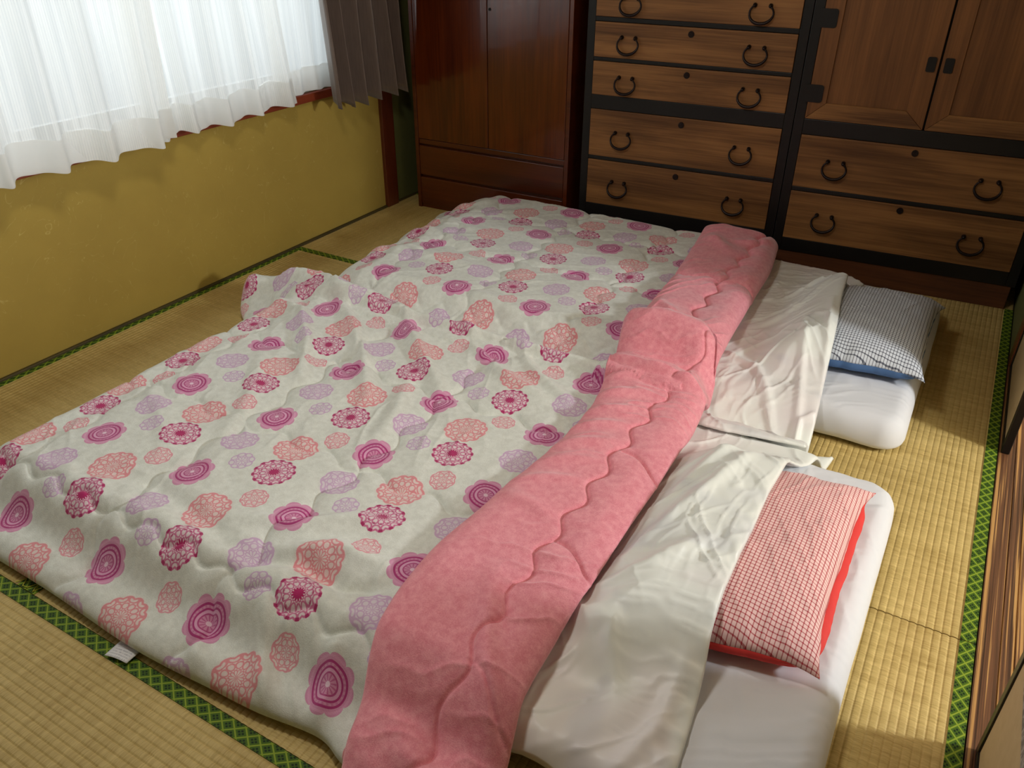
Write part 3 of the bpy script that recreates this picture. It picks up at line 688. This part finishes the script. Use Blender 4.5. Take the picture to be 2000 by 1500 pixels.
# pillows
PB = {'red': dict(c=(-0.205, 1.412), hx=0.195, hy=0.305, a=0.0, sh=0.25, h=0.112, bul=0.15, z=T1 + 0.007), 'blue': dict(c=(-0.165, 2.635), hx=0.188, hy=0.285, a=0.0, sh=0.16, h=0.118, bul=0.0, z=T2 + 0.007)}
def pill_in(x, y, p):
    X1, Y1 = rot(x - p['c'][0], y - p['c'][1], p['a']); return X1 / p['hx'], (Y1 - p['sh'] * X1) / p['hy']
def hP(x, y, p, so=1.0):
    u, v = pill_in(x, y, p); g = np.clip(1 - (np.abs(u) / so) ** 3.2, 0, 1) * np.clip(1 - (np.abs(v) / so) ** 3.2, 0, 1)
    return p['h'] * g ** 0.42
def pillow(name, p, mtop, mbot, label, seed):
    n, m_ = 120, 170
    q = np.linspace(-1, 1, n); q = np.sign(q) * (1 - (1 - np.abs(q)) ** 1.35); r_ = np.linspace(-1, 1, m_); r_ = np.sign(r_) * (1 - (1 - np.abs(r_)) ** 1.35)
    U, V = np.meshgrid(q, r_)
    def outline(U, V, sc=1.0):
        pin_x = 1 - 0.10 * (1 - V ** 4) * np.abs(U) ** 3 + 0.03 * np.abs(U * V) ** 6; pin_y = 1 - 0.05 * (1 - U ** 2) * np.abs(V) ** 3 + 0.03 * np.abs(U * V) ** 6
        xx = p['hx'] * U * pin_x * sc + 0.004 * fbm(V * 5, U * 2, seed); yy = p['hy'] * V * pin_y * sc + 0.004 * fbm(U * 5, V * 2, seed + 3)
        yy = yy + p['sh'] * xx; c, s = math.cos(p['a']), math.sin(p['a'])
        return p['c'][0] + xx * c - yy * s, p['c'][1] + xx * s + yy * c, xx, yy
    x, y, lx, ly = outline(U, V)
    g = (np.clip(1 - np.abs(U) ** 3.4, 0, 1) * np.clip(1 - np.abs(V) ** 3.4, 0, 1)) ** 0.5
    seam = p['z'] + p['h'] * 0.36 - 0.010 * np.abs(U * V) ** 4
    wr = 0.0035 * wrinkle(lx, ly, 1.15, 0.16, 0.030, seed) + 0.003 * wrinkle(lx, ly, 2.0, 0.14, 0.026, seed + 3) + 0.005 * fbm(lx * 8, ly * 8, seed + 6)
    edge = np.maximum(np.abs(U), np.abs(V))
    wr = wr + 0.0035 * np.sin(np.where(np.abs(U) > np.abs(V), ly, lx) / 0.021 + 2 * fbm(lx * 9, ly * 9, seed)) * S(edge, 0.78, 0.93) * (1 - S(edge, 0.97, 1.0))
    z = seam + (p['h'] * 0.66) * g + wr * np.clip(g * 2, 0, 1)
    root = empty(name, (p['c'][0], p['c'][1], p['z']), 0, label, 'pillow'); inv = Matrix.Translation((-p['c'][0], -p['c'][1], -p['z']))
    o = gridmesh('checked_cover', np.dstack([x, y, z]), np.dstack([lx, ly]), mtop, root); o.matrix_parent_inverse = inv
    md = o.modifiers.new('s', 'SOLIDIFY'); md.thickness = 0.002; md.offset = -1
    hadd(np.dstack([x, y, z + 0.002])); pend = seam
    # underside
    k = 26; rows = []
    E_ = np.maximum(np.abs(U), np.abs(V)); 
    tt = np.clip((1 - E_) / 0.34, 0, 1); bul = 1 + 0.075 * np.sin(np.pi * np.clip(tt / 0.8, 0, 1))
    # expand near-rim vertices outward so the lower half bulges past the seam
    Un = U / np.maximum(E_, 1e-6); Vn = V / np.maximum(E_, 1e-6); rad = np.where(tt < 1, (1 - 0.18 * tt ** 3) * (1 + (0.02 + p['bul'] * S(Un, 0.75, 0.98) * S(1 - np.abs(Vn), 0.02, 0.6)) * np.sin(np.pi * np.clip(tt, 0, 1) ** 0.8)), 0.82 * E_ / 0.66)
    rad = np.where(E_ >= 0.9999, 1, rad)
    corner = (np.abs(Un * Vn)) ** 5; rad = rad * (1 - 0.10 * corner * np.clip(tt * 4, 0, 1))
    x2, y2, _, _ = outline(Un * rad, Vn * rad)
    z2 = p['z'] + 0.0015 + (seam - p['z'] - 0.0015) * (1 - np.clip(tt * 1.02, 0, 1)) ** 1.1
    z2 = np.where(tt >= 1, p['z'] + 0.0015, z2) + 0.002
    o2 = gridmesh('underside', np.dstack([x2, y2, z2]), np.dstack([lx, ly]), mbot, root); o2.matrix_parent_inverse = inv
    o2['label'] = 'plain cloth underside'
    hadd(np.dstack([x2, y2, z2 + 0.002]))
    return root
pillow('pillow', PB['red'], M_redchk, M_coral, 'red and white checked pillow with coral underside on the nearer futon', 12)
pillow('pillow', PB['blue'], M_bluchk, M_blue, 'navy and white checked pillow with blue underside on the farther futon', 47)

# ---- thin cream blankets
B1o = dict(bottom=[(-1.9, 0.74), (-1.2, 0.735), (-0.55, 0.765), (-0.40, 0.775), (-0.28, 0.765), (-0.165, 0.76)],
           top=[(-1.9, 1.96), (-1.2, 1.97), (-0.6, 1.96), (-0.3, 2.0), (-0.135, 2.06)],
           left=[(-1.9, 0.74), (-1.91, 1.3), (-1.9, 1.96)],
           right=[(-0.165, 0.76), (-0.172, 0.88), (-0.188, 1.03), (-0.203, 1.12), (-0.209, 1.25), (-0.209, 1.38), (-0.212, 1.51), (-0.208, 1.62), (-0.200, 1.75), (-0.155, 1.93), (-0.135, 2.06)])
def topB1base(x, y):
    return np.maximum(hM1(x, y, 0.09), hM1(x, y, 0.02) + hP(x, y, PB['red'], 1.06) + 0.004 * 0)
def sdP(x, y, p):
    u, v = pill_in(x, y, p); dx = np.abs(u) * p['hx'] - p['hx'] + 0.04; dy = np.abs(v) * p['hy'] - p['hy'] + 0.04
    return np.hypot(np.maximum(dx, 0), np.maximum(dy, 0)) + np.minimum(np.maximum(dx, dy), 0) - 0.04
def smax(a, b, k=0.02):
    h = np.clip(0.5 + 0.5 * (a - b) / k, 0, 1); return b * (1 - h) + a * h + k * h * (1 - h)
def puffy(x, y, seed):
    return 0.006 * fbm(x * 5, y * 5, seed) + 0.0065 * wrinkle(x, y, 0.9, 0.30, 0.040, seed, 4) + 0.006 * wrinkle(x, y, 2.3, 0.28, 0.032, seed + 2, 4) + 0.004 * wrinkle(x, y, 1.5, 0.14, 0.020, seed + 4, 4) + 0.003 * wrinkle(x, y, 0.2, 0.12, 0.018, seed + 14, 4)
def relB1(x, y):
    r = puffy(x, y, 61)
    r = r + fold(x, y, [(-0.46, 1.10), (-0.36, 1.18), (-0.28, 1.30)], 0.016, 0.018) + fold(x, y, [(-0.47, 1.06), (-0.38, 1.03), (-0.32, 0.94)], 0.018, 0.02) \
        + fold(x, y, [(-0.45, 1.13), (-0.40, 1.30), (-0.33, 1.50), (-0.27, 1.72)], 0.014, 0.018) + fold(x, y, [(-0.44, 1.36), (-0.37, 1.60), (-0.28, 1.80)], 0.012, 0.015)
    r = r + fold(x, y, [(-0.40, 0.80), (-0.30, 0.90), (-0.25, 1.02)], 0.010, 0.03) + fold(x, y, [(-0.27, 0.78), (-0.23, 0.9), (-0.225, 1.05)], 0.014, 0.018)
    r = r + 0.0035 * np.sin(y / 0.0085 + 3 * fbm(y * 12, x * 3, 5)) * S(x, -0.235, -0.20) * S(vnoise(y * 9, x * 0 + 2, 8), 0.3, 0.7)
    return r
def hB1(x, y): return hM1(x, y, 0.09) + (PB['red']['h'] + 0.008) * S(-sdP(x, y, PB['red']), -0.15, 0.08) * S(-sdrect(x, y, *M1, 0.05), -0.06, 0.0)
def B1top(x, y): return hB1(x, y) + 0.016
G = coons(B1o['bottom'], B1o['top'], B1o['left'], B1o['right'], 420, 300)
root = empty('cream_blanket', (-1.03, 1.35, 0.1), 0, 'thin satiny cream blanket on the nearer futon, its edge lying over the red pillow', 'blanket')
o = slab('cover', G, lambda x, y: hB1(x, y) + 0.016 + relB1(x, y), lambda x, y: hB1(x, y) + 0.003, lambda x, y: hB1(x, y) + 0.007 + 0.4 * relB1(x, y), 0.022, M_cream, root)
o.matrix_parent_inverse = Matrix.Translation((1.03, -1.35, -0.1))

B2o = dict(bottom=[(-1.9, 1.88), (-1.2, 1.87), (-0.50, 1.862), (-0.38, 1.872), (-0.30, 1.885), (-0.198, 1.905)],
           top=[(-1.9, 3.16), (-1.2, 3.17), (-0.6, 3.17), (-0.42, 3.165), (-0.33, 3.15), (-0.255, 3.10)],
           left=[(-1.9, 1.88), (-1.9, 2.5), (-1.9, 3.16)],
           right=[(-0.198, 1.905), (-0.205, 2.05), (-0.226, 2.25), (-0.250, 2.45), (-0.275, 2.65), (-0.290, 2.83), (-0.30, 2.95), (-0.255, 3.10)])
def hB2(x, y):
    a = smax(hM2(x, y, 0.17), hM1(x, y, 0.16) + 0.018 * S(-sdrect(x, y, -1.9, -0.16, 0.74, 1.97, 0.02), -0.03, 0.01), 0.03)
    return a + (PB['blue']['h'] + 0.008) * S(-sdP(x, y, PB['blue']), -0.15, 0.08) * S(-sdrect(x, y, *M2, 0.05), -0.06, 0.0)
def relB2(x, y):
    r = puffy(x, y, 83)
    for P_, h_, w_ in [([(-0.24, 2.0), (-0.30, 2.25), (-0.36, 2.48)], 0.0126, 0.0128), ([(-0.22, 2.2), (-0.27, 2.4), (-0.30, 2.62)], 0.0112, 0.0112), ([(-0.55, 2.30), (-0.42, 2.22), (-0.30, 2.02)], 0.0140, 0.0144),
                       ([(-0.56, 2.02), (-0.45, 2.00), (-0.36, 1.95)], 0.0098, 0.0112), ([(-0.52, 2.5), (-0.42, 2.62), (-0.33, 2.85)], 0.0126, 0.0144), ([(-0.5, 2.75), (-0.40, 2.85), (-0.33, 2.98)], 0.0112, 0.0128), ([(-0.24, 1.98), (-0.25, 2.08), (-0.21, 2.12)], 0.0112, 0.0080)]:
        r = r + fold(x, y, P_, h_, w_)
    return r
G = coons(B2o['bottom'], B2o['top'], B2o['left'], B2o['right'], 420, 300)
root = empty('cream_blanket', (-1.05, 2.5, 0.1), 0, 'thin satiny cream blanket on the farther futon, its edge tucked against the navy pillow', 'blanket')
o = slab('cover', G, lambda x, y: hB2(x, y) + 0.018 + relB2(x, y), lambda x, y: hB2(x, y) + 0.003, lambda x, y: hB2(x, y) + 0.009 + 0.4 * relB2(x, y), 0.024, M_cream, root)
o.matrix_parent_inverse = Matrix.Translation((1.05, -2.5, -0.1))

# ---- duvets
def stitch(x, y, pts=None, axis='x', c=0.0, A=0.014, P=0.085, w_=0.007):
    if axis == 'x': d = np.abs(y - c - A * np.sin(2 * np.pi * x / P) - 0.01 * fbm(x * 3, y * 0 + c, 4))
    else: d = np.abs(x - c - A * np.sin(2 * np.pi * y / P) - 0.01 * fbm(y * 3, x * 0 + c, 6))
    return np.exp(-(d / w_) ** 1.6), d
def quilt(x, y, xs, ys, dep=0.010, A=0.014, P=0.11):
    r = 0 * x; dm = np.full(x.shape, 1.0)
    for c in ys:
        e, d = stitch(x, y, None, 'x', c, A, P); r = np.minimum(r, -dep * e); dm = np.minimum(dm, d)
    for c in xs:
        e, d = stitch(x, y, None, 'y', c, A, P); r = np.minimum(r, -dep * e); dm = np.minimum(dm, d)
    return r + 0.013 * (1 - np.exp(-dm / 0.035))
def baseD2(x, y):
    a = smax(hM2(x, y, 0.15), hM1(x, y, 0.15), 0.03); return a + 0.022 * S(-sdrect(x, y, -1.9, -0.2, 1.86, 3.17, 0.03), -0.05, 0.02)
TD = 0.036
def relD2(x, y):
    r = quilt(x, y, [-1.82, -1.42, -1.02], [2.10, 2.50, 2.90], 0.005) + 0.010 * fbm(x * 3.2, y * 3.2, 21)
    r = 0.8 * r + 0.0045 * wrinkle(x, y, 0.25, 0.30, 0.055, 22, 3) + 0.0035 * wrinkle(x, y, 0.6, 0.25, 0.04, 24, 3) + 0.002 * wrinkle(x, y, 2.4, 0.25, 0.05, 26, 3)
    for P_, h_, w_ in [([(-2.14, 2.62), (-1.9, 2.60), (-1.6, 2.52)], .016, .03), ([(-2.12, 2.36), (-1.85, 2.38), (-1.5, 2.36)], .016, .03), ([(-2.15, 2.95), (-1.95, 2.98), (-1.8, 3.1)], .016, .035),
                       ([(-2.1, 2.78), (-1.9, 2.74), (-1.7, 2.68)], .012, .025), ([(-1.5, 2.2), (-1.2, 2.12), (-0.95, 2.06)], .012, .025)]:
        r = r + fold(x, y, P_, h_, w_)
    return r
D2o = dict(bottom=[(-2.12, 1.90), (-1.6, 1.84), (-1.0, 1.84), (-0.56, 1.86)],
           top=[(-2.17, 3.18), (-2.02, 3.235), (-1.7, 3.245), (-1.3, 3.235), (-0.95, 3.215), (-0.64, 3.21)],
           left=[(-2.12, 1.90), (-2.125, 2.10), (-2.14, 2.20), (-2.125, 2.34), (-2.105, 2.50), (-2.12, 2.62), (-2.175, 2.74), (-2.185, 2.84), (-2.15, 2.94), (-2.20, 3.06), (-2.17, 3.18)],
           right=[(-0.56, 1.86), (-0.56, 2.2), (-0.58, 2.6), (-0.60, 2.9), (-0.64, 3.21)])
def D2top(x, y, ext=False):
    e = S(-sdrect(x, y, -2.14, -0.5 if not ext else 0.5, 1.85, 3.24, 0.08), -0.03, 0.05)
    return baseD2(x, y) + (TD + 0.006) * e
def duvet(name, o_, base, rel, mat, label, nu, nv, r=0.045):
    G = coons(o_['bottom'], o_['top'], o_['left'], o_['right'], nu, nv)
    cx, cy = G[..., 0].mean(), G[..., 1].mean()
    root = empty(name, (float(cx), float(cy), 0.05), 0, label, 'duvet'); inv = Matrix.Translation((-float(cx), -float(cy), -0.05))
    o = slab('patterned_cover', G, lambda x, y: base(x, y) + TD + rel(x, y), lambda x, y: base(x, y) + 0.003, lambda x, y: base(x, y) + 0.42 * TD, r, mat, root, uv='arc')
    o.matrix_parent_inverse = inv
    return root, inv
rD2, iD2 = duvet('duvet', D2o, baseD2, relD2, M_flow2, 'farther fleece duvet with pink and lilac medallions, reaching the wardrobe', 360, 300)
def relP(x, y, seed, xs, ys):
    r = quilt(x, y, xs, ys, 0.008, 0.012, 0.125) + 0.008 * fbm(x * 4, y * 4, seed)
    r = r + 0.008 * wrinkle(x, y, 0.45, 0.22, 0.045, seed + 1, 3) + 0.006 * wrinkle(x, y, 0.9, 0.2, 0.035, seed + 3, 3)
    return r
def flap(root, inv, o_, under, lowtop, rel, nu, nv, T=0.046, crease_w=0.11):
    G = coons(o_['bottom'], o_['top'], o_['left'], o_['right'], nu, nv)
    U = np.linspace(0, 1, nu)[None, :] * np.ones((nv, 1))
    rx = G[:, -1:, 0] - G[..., 0]
    k = 1 - S(rx, 0.02, crease_w)
    zt = lambda x, y: under(x, y) + T + rel(x, y)
    zb = lambda x, y: (under(x, y) + 0.002) * (1 - k) + (lowtop(x, y) + 0.004) * k
    ze = lambda x, y: zb(x, y) + (zt(x, y) - zb(x, y)) * 0.45
    o = slab('fleece_lining', G, zt, zb, ze, 0.078, M_pink, root, power=2.0); o.matrix_parent_inverse = inv
    o['label'] = 'folded back plain pink fleece lining'
    return o
P2o = dict(bottom=[(-0.80, 1.87), (-0.70, 1.86), (-0.60, 1.87), (-0.515, 1.88)],
           top=[(-0.915, 3.20), (-0.89, 3.245), (-0.80, 3.262), (-0.70, 3.250), (-0.635, 3.225), (-0.600, 3.14)],
           left=[(-0.80, 1.87), (-0.815, 2.15), (-0.83, 2.40), (-0.845, 2.62), (-0.875, 2.9), (-0.915, 3.20)],
           right=[(-0.515, 1.88), (-0.517, 2.1), (-0.535, 2.35), (-0.552, 2.65), (-0.565, 2.9), (-0.600, 3.14)])
def relP2(x, y):
    r = relP(x, y, 140, [-0.665], [2.62, 3.2])
    for P_, h_, w_ in [([(-0.86, 2.98), (-0.80, 2.96), (-0.74, 2.90)], .016, .03), ([(-0.62, 3.1), (-0.68, 3.02), (-0.74, 3.0)], .012, .02), ([(-0.80, 2.33), (-0.72, 2.27), (-0.64, 2.20)], .014, .022), ([(-0.79, 2.22), (-0.72, 2.18)], .012, .018)]:
        r = r + fold(x, y, P_, h_, w_)
    return r
flap(rD2, iD2, P2o, lambda x, y: D2top(x, y, True), lambda x, y: hB2(x, y) + 0.02, relP2, 150, 420)
def P2top(x, y): return D2top(x, y, True) + (0.050) * S(-sdrect(x, y, -0.84, -0.52, 1.87, 3.3, 0.03), -0.03, 0.03)

def baseD1(x, y):
    a = hM1(x, y, 0.13) + 0.016 * S(-sdrect(x, y, -1.9, -0.2, 0.74, 1.96, 0.03), -0.05, 0.02)
    return smax(a, D2top(x, y) * S(y, 1.83, 1.92), 0.03)
def relD1(x, y):
    r = quilt(x, y, [-1.90, -1.52, -1.13], [1.20, 1.58], 0.005, 0.018, 0.16) + 0.006 * fbm(x * 3, y * 3, 31)
    e, d = stitch(x, y, None, 'x', 0.785, 0.012, 0.118, 0.005); r = r - 0.010 * e + 0.006 * np.exp(-((d - 0.03) / 0.02) ** 2)
    r = r + 0.005 * wrinkle(x, y, 2.3, 0.32, 0.06, 32, 3) + 0.004 * wrinkle(x, y, 1.9, 0.28, 0.045, 34, 3) + 0.002 * wrinkle(x, y, 0.3, 0.25, 0.05, 36, 3)
    up = S(y, 1.45, 1.75)
    for P_, h_, w_ in [([(-2.50, 1.93), (-2.3, 1.96), (-2.1, 2.0), (-1.9, 2.02), (-1.70, 2.0)], 0.0750, 0.0595), ([(-2.15, 1.98), (-1.95, 1.99), (-1.75, 1.93), (-1.6, 1.98)], 0.0275, 0.0298), ([(-2.08, 1.84), (-1.85, 1.78), (-1.68, 1.62), (-1.55, 1.45)], 0.0275, 0.0238),
                       ([(-1.85, 1.95), (-1.65, 1.80), (-1.45, 1.62), (-1.30, 1.45)], 0.0250, 0.0238), ([(-1.62, 2.0), (-1.45, 1.85), (-1.28, 1.70), (-1.15, 1.60)], 0.0275, 0.0255),
                       ([(-1.35, 2.0), (-1.20, 1.85), (-1.05, 1.76), (-0.88, 1.70)], 0.0225, 0.0238), ([(-1.1, 1.93), (-0.95, 1.80), (-0.80, 1.72)], 0.0175, 0.0213),
                       ([(-1.28, 1.62), (-1.2, 1.45), (-1.16, 1.30)], 0.0150, 0.0255), ([(-1.75, 1.50), (-1.6, 1.30), (-1.5, 1.1)], 0.0125, 0.0255),
                       ([(-1.08, 0.86), (-0.98, 0.94), (-0.86, 0.95)], 0.0250, 0.0255), ([(-1.25, 0.90), (-1.10, 0.96), (-1.0, 1.04), (-0.9, 1.06)], 0.0200, 0.0238), ([(-1.02, 0.76), (-0.95, 0.68), (-0.90, 0.63)], 0.0250, 0.0238),
                       ([(-0.83, 0.76), (-0.80, 0.70), (-0.79, 0.64)], 0.0200, 0.0187), ([(-2.0, 1.2), (-1.8, 1.15), (-1.6, 1.02)], 0.0100, 0.0255), ([(-1.20, 0.72), (-1.12, 0.67), (-1.08, 0.62)], 0.0150, 0.0213)]:
        r = r + fold(x, y, P_, h_, w_)
    r = r - fold(x, y, [(-1.14, 0.83), (-1.02, 0.88), (-0.90, 0.87), (-0.82, 0.90)], 0.0300, 0.0204) - fold(x, y, [(-1.7, 0.86), (-1.5, 0.90), (-1.3, 0.86), (-1.15, 0.83)], 0.0150, 0.0255)
    return r
D1o = dict(bottom=[(-2.06, 0.635), (-1.9, 0.614), (-1.724, 0.616), (-1.53, 0.614), (-1.30, 0.604), (-1.165, 0.606), (-1.046, 0.614), (-0.917, 0.622), (-0.78, 0.64), (-0.70, 0.62), (-0.56, 0.60)],
           top=[(-2.31, 2.05), (-2.20, 2.10), (-2.05, 2.075), (-1.85, 2.035), (-1.70, 2.03), (-1.53, 2.055), (-1.28, 2.02), (-1.07, 1.965), (-0.92, 1.975), (-0.80, 2.02), (-0.60, 2.03)],
           left=[(-2.06, 0.635), (-2.14, 0.80), (-2.155, 0.95), (-2.14, 1.18), (-2.125, 1.35), (-2.118, 1.52), (-2.112, 1.71), (-2.165, 1.79), (-2.265, 1.87), (-2.325, 1.96), (-2.31, 2.05)],
           right=[(-0.56, 0.60), (-0.53, 1.0), (-0.52, 1.4), (-0.54, 1.8), (-0.60, 2.03)])
rD1, iD1 = duvet('duvet', D1o, baseD1, relD1, M_flow1, 'nearer fleece duvet with pink and lilac medallions, overlapping the farther one', 440, 400)
def D1top(x, y):
    e = S(-sdrect(x, y, -2.1, 0.4, 0.60, 2.03, 0.08), -0.03, 0.05); return baseD1(x, y) + (TD + 0.006) * e
P1o = dict(bottom=[(-0.655, 0.525), (-0.60, 0.548), (-0.52, 0.555), (-0.45, 0.58), (-0.405, 0.62)],
           top=[(-0.84, 2.16), (-0.80, 2.205), (-0.72, 2.225), (-0.62, 2.215), (-0.545, 2.17), (-0.505, 2.08)],
           left=[(-0.655, 0.525), (-0.695, 0.62), (-0.725, 0.71), (-0.755, 0.80), (-0.778, 0.91), (-0.785, 1.045), (-0.77, 1.18), (-0.76, 1.31), (-0.745, 1.43), (-0.735, 1.57), (-0.74, 1.73), (-0.785, 1.93), (-0.84, 2.16)],
           right=[(-0.405, 0.62), (-0.43, 0.75), (-0.448, 0.85), (-0.452, 0.98), (-0.448, 1.12), (-0.452, 1.28), (-0.452, 1.42), (-0.454, 1.56), (-0.460, 1.72), (-0.478, 1.90), (-0.505, 2.08)])
def relP1(x, y):
    # long wavy seam and branches as in the photograph
    r = 0.008 * fbm(x * 4, y * 4, 171) + 0.006 * wrinkle(x, y, 0.3, 0.2, 0.045, 172, 3)
    cx = -0.565 + 0.015 * np.sin(y * 3)
    e, d = stitch(x - cx, y, None, 'y', 0.0, 0.013, 0.128, 0.0045); dm = d; r1 = -0.008 * e
    for c in (1.50, 1.13, 0.78):
        f_, d2 = stitch(x, y, None, 'x', c - 0.5 * (x + 0.5), 0.010, 0.14, 0.0045); g = S(x, cx - 0.005, cx + 0.01); r1 = np.minimum(r1, -0.007 * f_ * g); dm = np.where(g > 0.5, np.minimum(dm, d2), dm)
    r = r + r1 + 0.008 * (1 - np.exp(-dm / 0.03))
    for k, yy in enumerate([1.90, 1.80, 1.70, 1.62, 1.53, 1.45, 1.36]):
        r = r + fold(x, y, [(-0.76, yy - 0.06), (-0.68, yy - 0.015), (-0.60, yy + 0.02)], 0.013 - 0.001 * k, 0.017)
    for P_, h_, w_ in [([(-0.75, 1.25), (-0.66, 1.24), (-0.60, 1.22)], .008, .02), ([(-0.62, 1.00), (-0.55, 0.86), (-0.47, 0.75), (-0.43, 0.70)], .016, .022), ([(-0.72, 0.70), (-0.62, 0.68), (-0.52, 0.62), (-0.45, 0.60)], .016, .028),
                       ([(-0.68, 0.62), (-0.60, 0.60), (-0.54, 0.58)], .012, .02), ([(-0.80, 2.13), (-0.70, 2.15), (-0.58, 2.12), (-0.54, 2.0)], .016, .045)]:
        r = r + fold(x, y, P_, h_, w_)
    return r
def underP1(x, y): return smax(D1top(x, y), P2top(x, y) * S(y, 1.86, 1.98), 0.03)
flap(rD1, iD1, P1o, underP1, lambda x, y: np.maximum(hB1(x, y) + 0.018, (hB2(x, y) + 0.02) * S(y, 1.85, 1.90)), relP1, 170, 520)
# care label sticking out from under the near edge
P = np.zeros((14, 10, 3)); V, U = np.meshgrid(np.linspace(0, 1, 14), np.linspace(0, 1, 10), indexing='ij')
t = NT('care_label_cloth'); ux, uy, _ = t.xyz(t.coord('UV')); n = t.noise(t.coord('UV'), 1.0, 2, 0.5, 0, (60, 6, 1))
ln = t.ss(((uy * 9).frac() - 0.5).abs(), 0.32, 0.26) * t.ss(n, 0.45, 0.5) * t.ss((ux - 0.5).abs(), 0.42, 0.38)
t.set(base=t.mix(ln * 0.45, lin((226, 226, 226)), lin((120, 124, 136))), rough=0.7); M_label = t.m
for k in range(2):
    a = np.array([-1.246 - 0.004 * k, 0.634]); b = np.array([-1.306, 0.626 + 0.004 * k]); dn = np.array([0.004, -0.057 + 0.005 * k])
    P = np.zeros((14, 10, 3)); P[..., :2] = a + (b - a) * U[..., None] + dn * V[..., None]
    P[..., 2] = 0.0085 - 0.003 * k + 0.007 * np.sin(U * 2.4 + 0.6) * V - 0.002 * V
    o = gridmesh('care_label', P, np.dstack([U, V]), M_label, rD1); o.matrix_parent_inverse = iD1
    md = o.modifiers.new('s', 'SOLIDIFY'); md.thickness = 0.0008
    o['label'] = 'small white care label'

# light fittings of the two rooms (above and beside the view)
def ceiling_lamp(loc, label):
    r_ = empty('ceiling_lamp', loc, 0, label, 'lamp')
    bm = bmesh.new(); bmesh.ops.create_cone(bm, cap_ends=True, segments=32, radius1=0.16, radius2=0.14, depth=0.05)
    frombm('shade', bm, M_hem, r_, False)
    return r_
ceiling_lamp((-1.25, 1.15, 2.375), 'round white ceiling lamp above the nearer futon')
ceiling_lamp((2.2, 1.84, 2.375), 'round white ceiling lamp in the next room')
